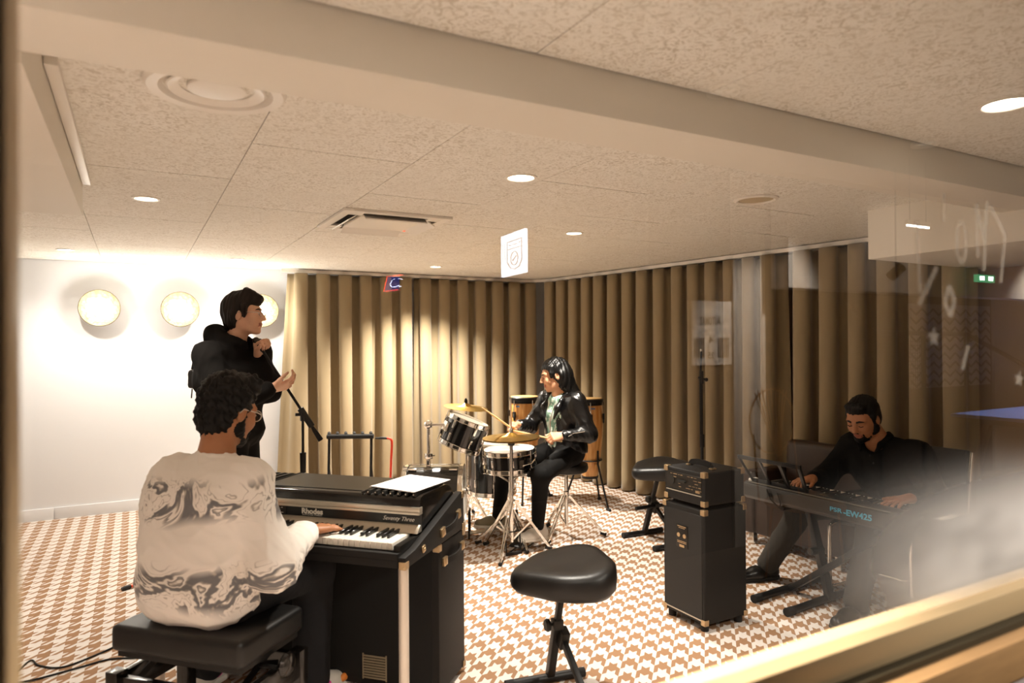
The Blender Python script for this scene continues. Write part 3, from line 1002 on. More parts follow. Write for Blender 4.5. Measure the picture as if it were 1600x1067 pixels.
# ---------------------------------------------------------------- drum kit
def drum(t, M, r, h, nl, head=None, rods=True, badge=True, lug_z=(0.5,)):
    """M: 4x4 from drum space (axis +z, origin bottom centre) to world"""
    def bd(m, name, mt, par=t, **k):
        for i, p in enumerate(m.v):
            m.v[i] = tuple(M @ Vector(p))
        return m.build(name, mt, par, world=True, **k)
    bd(MB().lathe([(r, 0.008), (r, h - 0.008)], seg=40, cap=False).lathe([(r - 0.008, h - 0.008), (r - 0.008, 0.008)], seg=40, cap=False), 'shell', M_lacq)
    bd(MB().lathe([(0, h - 0.006), (r - 0.004, h - 0.004), (r + 0.003, h - 0.010)], seg=40, cap=False), 'batter_head', head or M_head)
    bd(MB().lathe([(r + 0.003, 0.010), (r - 0.004, 0.004), (0, 0.006)], seg=40, cap=False), 'resonant_head', M_coated)
    for z0, z1 in ((h - 0.026, h + 0.008), (-0.008, 0.026)):
        bd(MB().lathe([(r + 0.004, z0), (r + 0.014, z0), (r + 0.014, z0 + 0.004), (r + 0.007, z0 + 0.006), (r + 0.007, z1 - 0.004), (r + 0.012, z1), (r + 0.003, z1), (r + 0.004, z0)], seg=40, cap=False), 'hoop', M_chrome)
    lw, lh = 0.018, min(0.06, h * 0.35)
    for k in range(nl):
        a = 2 * PI * (k + 0.5) / nl
        c, s = math.cos(a), math.sin(a)
        Rz = Matrix.Rotation(a, 3, 'Z')
        lg = MB()
        for lz in lug_z:
            lg.box((c * (r + 0.008), s * (r + 0.008), h * lz), (0.018, lw, lh), Rz)
        bd(lg, 'lug', M_chrome, bevel=0.004, bseg=2)
        if rods:
            bd(MB().tube([(c * (r + 0.012), s * (r + 0.012), -0.004), (c * (r + 0.012), s * (r + 0.012), h + 0.006)], 0.003, 6), 'tension_rod', M_rod)

def tripod(t, base, r, z_top, n=3, rot=0.0, tube=0.009, m=None, double=True, hub=None):
    """three splayed legs from height z_top to the floor"""
    b = Vector(base)
    for k in range(n):
        a = rot + 2 * PI * k / n
        d = Vector((math.cos(a), math.sin(a), 0))
        side = Vector((-d.y, d.x, 0)) * 0.012
        lg = MB()
        foot = b + d * r + Vector((0, 0, 0.02))
        top = b + d * 0.02 + Vector((0, 0, z_top))
        if double:
            lg.bar(top + side, foot + side * 0.4, 0.006, 0.016, (0, 0, 1)).bar(top - side, foot - side * 0.4, 0.006, 0.016, (0, 0, 1))
        else:
            lg.tube([top, foot], tube, 8)
        br = top.lerp(foot, 0.45)
        lg.bar(br, b + Vector((0, 0, z_top * 0.25)), 0.005, 0.012, (0, 0, 1))
        lo = lg.build('leg', m or M_chrome, t, world=True)
        MB().tube([foot + Vector((0, 0, 0.006)) - d * 0.03, foot + d * 0.012 - Vector((0, 0, 0.008))], [0.013, 0.013], 8).build('rubber_foot', M_rubber, lo, world=True)

# snare drum on its stand
SN = Vector((2.329, 4.258, 0))
sn = thing('snare_drum', 'black snare drum with white head in front of the drummer', 'drum', SN)
tilt = Matrix.Rotation(math.radians(-3), 4, 'Y')
drum(sn, Matrix.Translation(SN + Vector((0, 0, 0.535))) @ tilt, 0.178, 0.14, 8)
MB().box((-0.02, -0.192, 0.60), (0.035, 0.018, 0.055)).tube([(-0.01, -0.200, 0.59), (0.05, -0.212, 0.60), (0.085, -0.205, 0.63)], 0.005, 8).build('strainer', M_chrome, sn)
ss = thing('snare_stand', 'chrome snare stand under the snare drum', 'stand', SN)
MB().tube([(0, 0, 0.06), (0, 0, 0.48)], 0.012, 10).build('pole', M_chrome, ss)
for k in range(3):
    a = 0.7 + 2 * PI * k / 3
    d = Vector((math.cos(a), math.sin(a), 0))
    bo = MB().tube([Vector((0, 0, 0.44)), d * 0.10 + Vector((0, 0, 0.505)), d * 0.192 + Vector((0, 0, 0.515)), d * 0.208 + Vector((0, 0, 0.545))], 0.007, 8).build('basket_arm', M_chrome, ss)
    MB().tube([d * 0.198 + Vector((0, 0, 0.512)), d * 0.212 + Vector((0, 0, 0.552))], 0.012, 8).build('rubber_grip', M_rubber, bo)
tripod(ss, SN, 0.24, 0.24, rot=0.5)
# floor tom with its legs
FT = Vector((2.51, 4.901, 0))
ft = thing('floor_tom', 'black floor tom on three bent chrome legs behind the snare', 'drum', FT)
drum(ft, Matrix.Translation(FT + Vector((0, 0, 0.235))), 0.185, 0.385, 8, head=M_coated, lug_z=(0.25, 0.75))
for k in range(3):
    a = -1.9 + 2 * PI * k / 3
    d = Vector((math.cos(a), math.sin(a), 0))
    lo = MB().tube([d * 0.205 + Vector((0, 0, 0.47)), d * 0.205 + Vector((0, 0, 0.16)), d * 0.26 + Vector((0, 0, 0.10)), d * 0.26 + Vector((0, 0, 0.02))], 0.006, 8).build('leg', M_chrome, ft)
    MB().box(d * 0.2 + Vector((0, 0, 0.33)), (0.045, 0.04, 0.05), Matrix.Rotation(a, 3, 'Z')).build('leg_bracket', M_chrome, lo, bevel=0.005)
    MB().tube([d * 0.26 + Vector((0, 0, 0.0)), d * 0.26 + Vector((0, 0, 0.05))], [0.016, 0.010], 10).build('rubber_foot', M_rubber, lo)
# bass drum lying on its side
AX = Vector((0.875, -0.483, 0)).normalized()
BD0 = Vector((1.748, 4.809, 0))
bs = thing('bass_drum', 'large black bass drum lying on its side, behind the electric piano', 'drum', BD0)
drum(bs, M4(frame(AX), BD0 + Vector((0, 0, 0.272))), 0.255, 0.425, 8, head=M_head, lug_z=(0.15, 0.85))
for s in (-1, 1):
    q = Vector((-AX.y, AX.x, 0)) * s
    MB().tube([AX * 0.10 + q * 0.24 + Vector((0, 0, 0.2)), AX * 0.02 + q * 0.36 + Vector((0, 0, 0.01))], 0.007, 8).build('spur', M_chrome, bs)
# tom holder on the bass drum
TH = BD0 + AX * 0.17
th = thing('tom_holder', 'chrome tom holder rising from the bass drum', 'stand', TH + Vector((0, 0, 0.53)))
MB().box(TH + Vector((0, 0, 0.545)), (0.06, 0.06, 0.03), frame(AX)).build('base_plate', M_chrome, th, world=True, bevel=0.008)
MB().tube([TH + Vector((0, 0, 0.54)), TH + Vector((0, 0, 0.83))], 0.012, 10).build('post', M_chrome, th, world=True)
MB().ball(TH + Vector((0, 0, 0.83)), 0.034, 14).box(TH + Vector((0, 0, 0.60)), (0.05, 0.045, 0.04)).tube([TH + Vector((-0.03, 0, 0.60)), TH + Vector((0.05, 0, 0.60))], 0.006, 8).build('joint', M_chrome, th, world=True, bevel=0.003)
# rack tom, tilted to the drummer
tmat = M4(Matrix.Rotation(math.radians(22), 3, Vector((-AX.y, AX.x, 0))), BD0 + AX * 0.385 + Vector((0.02, 0.03, 0.665)))
rt = thing('rack_tom', 'black rack tom tilted towards the drummer above the bass drum', 'drum', BD0 + AX * 0.385 + Vector((0.02, 0.03, 0.665)))
drum(rt, tmat, 0.152, 0.215, 6, head=M_coated, lug_z=(0.3, 0.75))
MB().tube([TH + Vector((0, 0, 0.83)), tmat @ Vector((-0.15, 0, 0.13))], 0.011, 10).box(tmat @ Vector((-0.160, 0, 0.12)), (0.02, 0.05, 0.07), tmat.to_3x3()).build('arm', M_chrome, th, world=True)
# cymbals
def cymbal(t, c, r, tilt_m, hump=0.03, name='cymbal'):
    m = MB().lathe([(0.006, hump + 0.006), (0.028, hump), (0.042, hump * 0.55), (r * 0.6, hump * 0.30), (r, 0.0), (r, -0.0015), (r * 0.6, hump * 0.30 - 0.002), (0.042, hump * 0.55 - 0.002), (0.028, hump - 0.002), (0.006, hump + 0.004)], seg=48, cap=False)
    for i, p in enumerate(m.v):
        m.v[i] = tuple(tilt_m @ Vector(p) + Vector(c))
    return m.build(name, M_bronze, t, world=True)
CR = Vector((2.331, 4.998, 0))
cs = thing('crash_cymbal', 'bronze crash cymbal on its stand above the rack tom', 'cymbal', CR)
tm = Matrix.Rotation(math.radians(6), 3, 'X') @ Matrix.Rotation(math.radians(4), 3, 'Y')
cymbal(cs, CR + Vector((0, 0, 0.915)), 0.178, tm)
MB().tube([CR + Vector((0, 0, 0.05)), CR + Vector((0, 0, 0.96))], 0.009, 10).build('pole', M_chrome, cs, world=True)
MB().lathe([(0.012, 0.0), (0.014, 0.03), (0.006, 0.05), (0, 0.05)], CR + Vector((0, 0, 0.94)), seg=12).build('wing_nut', M_blackp, cs, world=True)
tripod(cs, CR, 0.25, 0.28, rot=0.9)
HH = Vector((2.235, 4.07, 0))
hs = thing('hi_hat', 'pair of bronze hi-hat cymbals on a tall chrome stand', 'cymbal', HH)
tm = Matrix.Rotation(math.radians(-2), 3, 'Y')
cymbal(hs, HH + Vector((0, 0, 0.790)), 0.195, tm, 0.028, 'top_cymbal')
m = MB().lathe([(0.006, -0.012), (0.042, -0.010), (r_ := 0.195, 0.0), (0.195, 0.0015), (0.042, -0.006), (0.006, -0.006)], seg=48, cap=False)
for i, p in enumerate(m.v):
    m.v[i] = tuple(tm @ Vector(p) + HH + Vector((0, 0, 0.780)))
m.build('bottom_cymbal', M_bronze, hs, world=True)
MB().tube([HH + Vector((0, 0, 0.08)), HH + Vector((0, 0, 0.765))], 0.0125, 12).build('pole', M_chrome, hs, world=True)
MB().tube([HH + Vector((0, 0, 0.76)), HH + Vector((0, 0, 1.06))], 0.004, 8).build('pull_rod', M_rod, hs, world=True)
MB().lathe([(0.02, 0), (0.024, 0.008), (0.024, 0.03), (0.016, 0.034)], HH + Vector((0, 0, 0.735)), seg=14).build('clutch', M_blackp, hs, world=True)
MB().lathe([(0.008, 0), (0.013, 0.004), (0.013, 0.03), (0.006, 0.04)], HH + Vector((0, 0, 0.815)), seg=14).build('wing_nut', M_chrome, hs, world=True)
tripod(hs, HH, 0.27, 0.36, rot=-2.35)
fpd = MB()
fpd.bar(HH + Vector((0.03, 0.02, 0.035)), HH + Vector((0.22, 0.15, 0.11)), 0.085, 0.008, (0, 0, 1))
fpd.build('footboard', M_black, hs, world=True, bevel=0.002)
fpf = MB()
fpf.bx(HH.x - 0.06, HH.x + 0.06, HH.y - 0.035, HH.y - 0.02, 0.0, 0.02).tube([HH + Vector((-0.055, -0.025, 0)), HH + Vector((-0.055, -0.01, 0.15)), HH + Vector((0.055, -0.01, 0.15)), HH + Vector((0.055, -0.025, 0))], 0.006, 8)
fpf.tube([HH + Vector((-0.05, -0.02, 0.008)), HH + Vector((0.19, 0.17, 0.008))], 0.005, 6).tube([HH + Vector((0.05, -0.02, 0.008)), HH + Vector((0.24, 0.12, 0.008))], 0.005, 6)
fpf.build('pedal_frame', M_black, hs, world=True)
# bass drum pedal
BP = BD0 + AX * 0.47
bp_ = thing('bass_pedal', 'chrome and black bass drum pedal behind the bass drum', 'pedal', BP)
MB().bar(BP + Vector((0, 0, 0.03)), BP + AX * 0.24 + Vector((0, 0, 0.06)), 0.08, 0.008, (0, 0, 1)).build('footboard', M_alu, bp_, world=True, bevel=0.002)
q = Vector((-AX.y, AX.x, 0))
MB().tube([BP + q * 0.06, BP + q * 0.06 + Vector((0, 0, 0.20)), BP - q * 0.06 + Vector((0, 0, 0.20)), BP - q * 0.06], 0.007, 8).build('frame', M_black, bp_, world=True)
MB().tube([BP + Vector((0, 0, 0.20)), BP - AX * 0.03 + Vector((0, 0, 0.34))], 0.005, 8).ball(BP - AX * 0.035 + Vector((0, 0, 0.34)), 0.024, 10).build('beater', M_rod, bp_, world=True)
# drummer's throne
TR = Vector((2.790, 4.24, 0))
tr_ = thing('drum_throne', 'round black drum throne on a chrome tripod under the drummer', 'stool', TR)
MB().lathe([(0.0, 0.475), (0.13, 0.475), (0.155, 0.482), (0.165, 0.505), (0.160, 0.535), (0.13, 0.55), (0.0, 0.552)], seg=32).build('seat', M_vinyl, tr_)
MB().tube([(0, 0, 0.08), (0, 0, 0.478)], 0.014, 12).build('pole', M_chrome, tr_)
MB().lathe([(0.015, 0), (0.022, 0.005), (0.022, 0.05), (0.015, 0.055)], (0, 0, 0.28), seg=14).build('collar', M_chrome, tr_)
tripod(tr_, TR, 0.28, 0.30, rot=-0.55)

# ---------------------------------------------------------------- congas on their stands
def conga(loc, r, h, z0, label, rot):
    m = bpy.data.materials.get('conga_wood')
    if m is None:
        m = bpy.data.materials.new('conga_wood')
        m.use_nodes = True
        nt = m.node_tree
        b = nt.nodes['Principled BSDF']
        b.inputs['Roughness'].default_value = 0.3
        b.inputs['Coat Weight'].default_value = 0.3
        tc = nt.nodes.new('ShaderNodeTexCoord')
        mp = nt.nodes.new('ShaderNodeMapping')
        mp.inputs['Scale'].default_value = (14, 14, 1.2)
        n = nt.nodes.new('ShaderNodeTexNoise')
        n.inputs['Scale'].default_value = 3
        n.inputs['Detail'].default_value = 5
        rp = nt.nodes.new('ShaderNodeValToRGB')
        rp.color_ramp.elements[0].color = (*lin('b8793a'), 1)
        rp.color_ramp.elements[1].color = (*lin('dba866'), 1)
        rp.color_ramp.elements[0].position = 0.35
        rp.color_ramp.elements[1].position = 0.65
        nt.links.new(tc.outputs['Object'], mp.inputs[0])
        nt.links.new(mp.outputs[0], n.inputs['Vector'])
        nt.links.new(n.outputs['Fac'], rp.inputs[0])
        nt.links.new(rp.outputs[0], b.inputs['Base Color'])
    t = thing('conga', label, 'conga drum', loc, rot, 'wooden congas')
    P = [(0.62, 0.0), (0.72, 0.10), (0.86, 0.25), (0.98, 0.42), (1.06, 0.58), (1.08, 0.70), (1.05, 0.84), (1.0, 0.95)]
    ns = 20                                     # staves, each its own piece
    for k in range(ns):
        a0, a1 = 2 * PI * k / ns, 2 * PI * (k + 1) / ns
        g = 0.004
        vs, fs = [], []
        for q, z in P:
            for a in (a0 + g, a1 - g):
                vs.append((r * q * math.cos(a), r * q * math.sin(a), z0 + z * h))
        for q, z in P:
            for a in (a0 + g, a1 - g):
                vs.append(((r * q - 0.012) * math.cos(a), (r * q - 0.012) * math.sin(a), z0 + z * h))
        nn = len(P)
        for i in range(nn - 1):
            o_, j = 2 * i, 2 * nn + 2 * i
            fs += [(o_, o_ + 1, o_ + 3, o_ + 2), (j, j + 2, j + 3, j + 1), (o_, o_ + 2, j + 2, j), (o_ + 1, j + 1, j + 3, o_ + 3)]
        fs += [(0, 2 * nn, 2 * nn + 1, 1), (2 * nn - 2, 2 * nn - 1, 4 * nn - 1, 4 * nn - 2)]
        MB().add(vs, fs).build('stave', m, t)
    zt = z0 + h
    MB().lathe([(r * 0.99, zt - 0.06), (r + 0.007, zt - 0.06), (r + 0.007, zt - 0.035), (r * 0.99, zt - 0.035)], seg=32, cap=False).build('band', M_black, t)
    MB().lathe([(r * 1.0, zt - 0.04), (r + 0.012, zt - 0.036), (r + 0.014, zt - 0.012), (r + 0.004, zt - 0.004), (r - 0.006, zt - 0.006)], seg=32, cap=False).build('rim', M_black, t)
    MB().lathe([(r + 0.003, zt - 0.006), (r - 0.002, zt), (0, zt + 0.001)], seg=32, cap=False).build('skin', mat('rawhide', 'd2a96c', 0.5, noise=(8, 0.12)), t)
    MB().lathe([(r * 0.64, z0 + 0.0), (r * 0.665, z0), (r * 0.70, z0 + 0.02), (r * 0.66, z0 + 0.022)], seg=32, cap=False).build('bottom_band', M_black, t)
    for k in range(5):
        a = 2 * PI * k / 5 + 0.3
        c, s = math.cos(a), math.sin(a)
        R_ = Matrix.Rotation(a, 3, 'Z')
        lg = MB().box(((r * 1.06 + 0.012) * c, (r * 1.06 + 0.012) * s, zt - 0.16), (0.016, 0.036, 0.055), R_).box(((r * 1.06 + 0.010) * c, (r * 1.06 + 0.010) * s, zt - 0.20), (0.012, 0.018, 0.03), R_).build('lug', M_black, t, bevel=0.004)
        MB().tube([((r * 1.06 + 0.018) * c, (r * 1.06 + 0.018) * s, zt - 0.18), ((r + 0.016) * c, (r + 0.016) * s, zt - 0.03)], 0.0045, 8).build('tuning_rod', M_rod, lg)
    a = -2.0
    MB().box(((r * 1.02 + 0.0015) * math.cos(a), (r * 1.02 + 0.0015) * math.sin(a), zt - 0.085), (0.003, 0.035, 0.012), Matrix.Rotation(a, 3, 'Z')).build('badge', mat('blue_badge', '4a6a90', 0.4), t)
    # basket stand
    s = thing('conga_stand', 'black metal stand holding the ' + label, 'stand', loc, rot, 'conga stands')
    zb = z0 + 0.16
    rb = r * 0.83
    MB().ring((0, 0, zb), rb + 0.012, 0.007, seg=32).build('basket_ring', M_black, s)
    for k in range(3):
        a = 2 * PI * k / 3 + 0.5
        d = Vector((math.cos(a), math.sin(a), 0))
        lo = MB().tube([d * (rb + 0.020) + Vector((0, 0, zb + 0.09)), d * (rb + 0.018) + Vector((0, 0, zb - 0.03)), d * (rb + 0.15) + Vector((0, 0, 0.012))], 0.009, 8).build('leg', M_black, s)
        MB().tube([d * (rb + 0.13) + Vector((0, 0, 0.015)), d * (rb + 0.175) + Vector((0, 0, 0.011))], 0.012, 8).build('rubber_foot', M_rubber, lo)
    return t
conga(Vector((3.130, 5.44, 0)), 0.125, 0.70, 0.245, 'light wooden conga left of the drummer', -0.6)
conga(Vector((3.495, 4.93, 0)), 0.108, 0.70, 0.245, 'tall wooden conga behind the drummer, right', 0.1)

# ---------------------------------------------------------------- stands, rack, cables
MS = Vector((0.88, 4.20, 0))
ms = thing('microphone_stand', 'black boom microphone stand held by the singer', 'microphone stand', MS)
MB().lathe([(0.0, 0), (0.03, 0), (0.03, 0.05), (0.018, 0.07), (0.0, 0.07)], seg=14).build('hub', M_blackp, ms)
for k in range(3):
    a = 0.4 + 2 * PI * k / 3
    d = Vector((math.cos(a), math.sin(a), 0))
    MB().tube([d * 0.02 + Vector((0, 0, 0.08)), d * 0.30 + Vector((0, 0, 0.012))], 0.009, 8).build('leg', M_black, ms)
MB().tube([(0, 0, 0.05), (0, 0, 0.70)], 0.011, 10).build('lower_tube', M_black, ms)
MB().tube([(0, 0, 0.66), (0, 0, 0.78)], [0.017, 0.019], 12).build('grip_sleeve', M_rubber, ms)
MB().tube([(0, 0, 0.76), (0, 0, 1.0)], 0.008, 10).build('upper_tube', M_black, ms)
piv = MS + Vector((0.0, -0.005, 1.02))
tip = Vector((0.652, 4.216, 1.400))
dirb = (piv - tip).normalized()
MB().tube([tip, piv + dirb * 0.14], 0.0085, 10).build('boom', M_black, ms, world=True)
MB().tube([piv - dirb * 0.03, piv + dirb * 0.10], 0.020, 12).box(piv + Vector((0, 0, -0.025)), (0.03, 0.03, 0.05)).tube([piv + Vector((-0.045, 0.0, -0.01)), piv + Vector((0.01, 0, -0.01))], 0.010, 8).build('boom_clamp', M_blackp, ms, world=True, bevel=0.003)
MB().tube([piv + dirb * 0.10, piv + dirb * 0.13, piv + dirb * 0.20], [0.008, 0.013, 0.016], 12).build('counterweight', M_rubber, ms, world=True)
mc = thing('microphone', 'black handheld microphone hidden in the fist of the singer', 'microphone', tip)
MB().tube([tip + dirb * 0.01, tip - dirb * 0.045], [0.011, 0.014], 12).build('body', M_black, mc, world=True)
MB().ball(tip - dirb * 0.062, 0.021, 14).build('grille', mat('steel_mesh', '3d3a36', 0.35, 0.9, bump=(300, 0.6, 0.001)), mc, world=True)

MR = Vector((3.915, 4.00, 0))
mr = thing('microphone_stand', 'thin empty microphone stand against the right curtain', 'microphone stand', MR)
MB().lathe([(0.0, 0), (0.03, 0), (0.03, 0.05), (0.018, 0.07), (0.0, 0.07)], seg=14).build('hub', M_blackp, mr)
for k in range(3):
    a = 0.2 + 2 * PI * k / 3
    d = Vector((math.cos(a), math.sin(a), 0))
    MB().tube([d * 0.02 + Vector((0, 0, 0.08)), d * 0.26 + Vector((0, 0, 0.012))], 0.009, 8).build('leg', M_black, mr)
MB().tube([(0, 0, 0.05), (0, 0, 0.62)], 0.012, 10).build('lower_tube', M_black, mr)
MB().tube([(0, 0, 0.60), (0, 0, 0.70)], [0.018, 0.018], 12).build('grip_sleeve', M_rubber, mr)
MB().tube([(0, 0, 0.68), (0, 0, 1.12)], 0.009, 10).build('upper_tube', M_black, mr)
MB().tube([(-0.012, 0, 0.70), (-0.012, 0, 1.12), (0.0, 0.0, 1.36)], 0.008, 8).build('boom', M_black, mr)
MB().tube([(0, 0, 1.10), (0, 0, 1.20)], 0.016, 10).tube([(-0.03, 0, 1.15), (0.045, 0, 1.13)], 0.008, 8).ball((0.05, 0, 1.13), 0.016, 10).build('boom_clamp', M_blackp, mr)
MB().lathe([(0.009, 0), (0.012, 0.004), (0.012, 0.014), (0.007, 0.018)], (0, 0, 1.355), seg=12).build('thread_tip', M_rod, mr)

gr = thing('guitar_rack', 'empty black multi guitar rack standing in front of the curtain', 'guitar stand', (1.62, 5.85, 0))
A_, B_ = Vector((1.465, 5.93, 0)), Vector((1.785, 5.76, 0))
u_ = (B_ - A_).normalized()
n_ = Vector((-u_.y, u_.x, 0))
MB().tube([A_ - u_ * 0.02 + Vector((0, 0, 0.635)), B_ + u_ * 0.02 + Vector((0, 0, 0.635))], 0.021, 12).build('padded_bar', M_rubber, gr, world=True)
for P_ in (A_, B_):
    MB().tube([P_ + Vector((0, 0, 0.64)), P_ - n_ * 0.03 + Vector((0, 0, 0.30)), P_ - n_ * 0.17 + Vector((0, 0, 0.015))], 0.012, 10).build('upright', M_black, gr, world=True)
    MB().tube([P_ - n_ * 0.02 + Vector((0, 0, 0.36)), P_ + n_ * 0.18 + Vector((0, 0, 0.015))], 0.011, 10).build('back_leg', M_black, gr, world=True)
for k in range(6):
    q = A_.lerp(B_, k / 5.0) + Vector((0, 0, 0.650))
    MB().tube([q, q + n_ * 0.075 + Vector((-0.02, 0, 0.008))], 0.014, 10).build('neck_peg', M_rubber, gr, world=True)
MB().tube([A_ - n_ * 0.16 + Vector((0, 0, 0.035)), B_ - n_ * 0.16 + Vector((0, 0, 0.035))], 0.016, 10).build('lower_bar', M_rubber, gr, world=True)

cb = thing('red_cable', 'stiff red instrument cable with black plug rising by the curtain', 'cable', (1.97, 5.77, 0))
M_red = mat('red_cable_jacket', 'd8371c', 0.45)
MB().tube(bez([(1.80, 5.70, 0.008), (1.92, 5.72, 0.02), (1.955, 5.77, 0.20), (1.965, 5.77, 0.42), (1.972, 5.77, 0.56), (1.962, 5.775, 0.595), (1.935, 5.79, 0.604)], 8), 0.010, 8).build('cord', M_red, cb, world=True)
MB().tube([(1.94, 5.788, 0.603), (1.905, 5.805, 0.606), (1.885, 5.815, 0.606), (1.865, 5.825, 0.604), (1.845, 5.835, 0.606)], [0.010, 0.012, 0.013, 0.010, 0.009], 10).build('plug', M_blackp, cb, world=True)


pk = thing('jack_plug', 'orange sleeved jack plug lying on the carpet by the bench', 'plug', (-0.032, 4.612, 0))
MB().tube([(-0.074, 4.587, 0.012), (-0.060, 4.594, 0.013), (-0.030, 4.612, 0.013)], [0.010, 0.013, 0.012], 10).build('plug_body', M_blackp, pk, world=True)
MB().tube(bez([(-0.032, 4.611, 0.013), (0.010, 4.627, 0.012), (0.093, 4.691, 0.009), (0.20, 4.75, 0.009), (0.40, 4.72, 0.009)], 6), 0.009, 8).build('orange_sleeve', mat('orange_cable_jacket', 'e0521e', 0.45), pk, world=True)
fc = MB().tube(bez([(-0.46, 3.655, 0.005), (-0.419, 3.77, 0.005), (-0.378, 3.689, 0.005), (-0.281, 3.621, 0.005), (-0.126, 3.714, 0.005), (-0.02, 3.80, 0.005), (0.12, 3.75, 0.005)], 8), 0.004, 6).build('floor_cable', M_rubber)
tag(fc, 'black cable with a loop on the carpet, left of the bench', 'cable', 'floor cables')
fc = MB().tube(bez([(-0.47, 3.555, 0.005), (-0.38, 3.545, 0.005), (-0.231, 3.578, 0.005), (-0.105, 3.605, 0.005), (0.02, 3.56, 0.005), (0.16, 3.62, 0.005)], 8), 0.004, 6).build('floor_cable', M_rubber)
tag(fc, 'straighter black cable on the carpet nearer the bench legs', 'cable', 'floor cables')

# ---------------------------------------------------------------- arranger keyboard on an X stand
KC = Vector((3.245, 2.295, 0.0))
KZ = 0.525
kb = thing('portable_keyboard', 'long dark portable keyboard with blue lettering on its rear', 'keyboard', KC, PI / 2)
M_kb = mat('charcoal_keyboard_plastic', '2b2824', 0.45, bump=(250, 0.1, 0.0005))
M_kbt = mat('dark_panel_plastic', '1a1816', 0.35)
L2, D2 = 0.525, 0.165
# body: rear is +y; profile in (y, z)
yz_prism(MB(), [(-D2, 0.0), (D2 - 0.02, 0.0), (D2, 0.02), (D2 - 0.004, 0.088), (D2 - 0.02, 0.098), (0.02, 0.080), (0.01, 0.052), (-D2, 0.046)], -L2, L2).build('body', M_kb, kb, bevel=0.004)
for o_ in list(kb.children):
    for v_ in o_.data.vertices:
        v_.co.z += KZ
MB().bx(-L2 + 0.05, L2 - 0.05, 0.025, D2 - 0.03, KZ + 0.083, KZ + 0.092).build('control_panel', M_kbt, kb, bevel=0.002)
for s in (-1, 1):
    MB().bx(s * L2 - 0.025 * (s > 0), s * L2 + 0.025 * (s < 0), -D2, 0.012, KZ + 0.044, KZ + 0.076).build('end_cheek', M_kb, kb, bevel=0.006)
kbd = MB().bx(-L2 + 0.026, L2 - 0.026, -D2 + 0.004, 0.012, KZ + 0.047, KZ + 0.053).build('keybed', M_kbt, kb)
wk2 = MB().bx(0.0006, 0.0214, 0, 0.145, 0, 0.018).mesh('white_key', 0.0012, 1)
wk2.materials.append(M_ivory)
bk2 = MB().box((0, 0.05, 0.007), (0.010, 0.09, 0.014)).mesh('black_key', 0.002, 1)
bk2.materials.append(M_ebony)
for i in range(44):
    o = bpy.data.objects.new('white_key', wk2)
    COL.objects.link(o)
    o.parent = kbd
    o.location = (-L2 + 0.028 + i * 0.0220, -D2 + 0.006, KZ + 0.055)
    if (i + 2) % 7 in (0, 1, 3, 4, 5) and i < 43:
        o = bpy.data.objects.new('black_key', bk2)
        COL.objects.link(o)
        o.parent = kbd
        o.location = (-L2 + 0.028 + (i + 1) * 0.0220, -D2 + 0.055, KZ + 0.0735)
MB().bx(L2 - 0.02, L2 + 0.004, 0.06, 0.12, KZ + 0.088, KZ + 0.108).build('pitch_wheel', M_white, kb, bevel=0.006)
kp = MB()
for i in range(14):
    kp.box((L2 - 0.08 - i * 0.022, 0.10, KZ + 0.096), (0.010, 0.014, 0.006))
kp.build('buttons', M_black, kb, bevel=0.001, bseg=1)['kind'] = 'stuff'
MB().bx(-0.10, 0.08, 0.03, 0.11, KZ + 0.092, KZ + 0.095).build('display', mat('dark_lcd', '0d1215', 0.15), kb)
ln = MB().bx(-L2 + 0.18, L2 - 0.03, D2 - 0.0175, D2 - 0.0035, KZ + 0.0955, KZ + 0.0985).build('rear_trim', mat('grey_trim', '6a655c', 0.4), kb)
M_blue = mat('blue_lettering', '4aa6c4', 0.5)
# rear face looks along local +y: text reads from -x side of viewer
KW = XF[kb]
def kb_rear(x, z):
    R = Matrix(((-1, 0, 0), (0, 0, 1), (0, 1, 0))).to_4x4()
    return KW @ Matrix.Translation((x, D2 + 0.0005, KZ + z)) @ R
put_text('PSR', 0.030, kb_rear(-0.070, 0.052), M_blue, kb, bold=0.0006, width=0.068)
put_text('-EW425', 0.040, kb_rear(-0.188, 0.050), M_blue, kb, bold=0.0012, width=0.150)
MB().lathe([(0.0, 0), (0.012, 0), (0.012, 0.003), (0.0, 0.003)], (L2 - 0.19, D2 - 0.001, KZ + 0.05), (0, 1, 0), 14).build('jack_socket', M_rubber, kb)
MB().tube([KW @ Vector((L2 - 0.17, D2 + 0.006, KZ + 0.08)), KW @ Vector((L2 - 0.20, D2 + 0.010, KZ + 0.03)), KW @ Vector((L2 - 0.25, D2 - 0.0, KZ - 0.01))], 0.004, 6).tube([KW @ Vector((L2 - 0.24, D2 + 0.004, KZ + 0.07)), KW @ Vector((L2 - 0.27, D2 + 0.012, KZ + 0.02)), KW @ Vector((L2 - 0.25, D2 - 0.0, KZ - 0.01))], 0.004, 6).build('leads', M_rubber, kb, world=True)
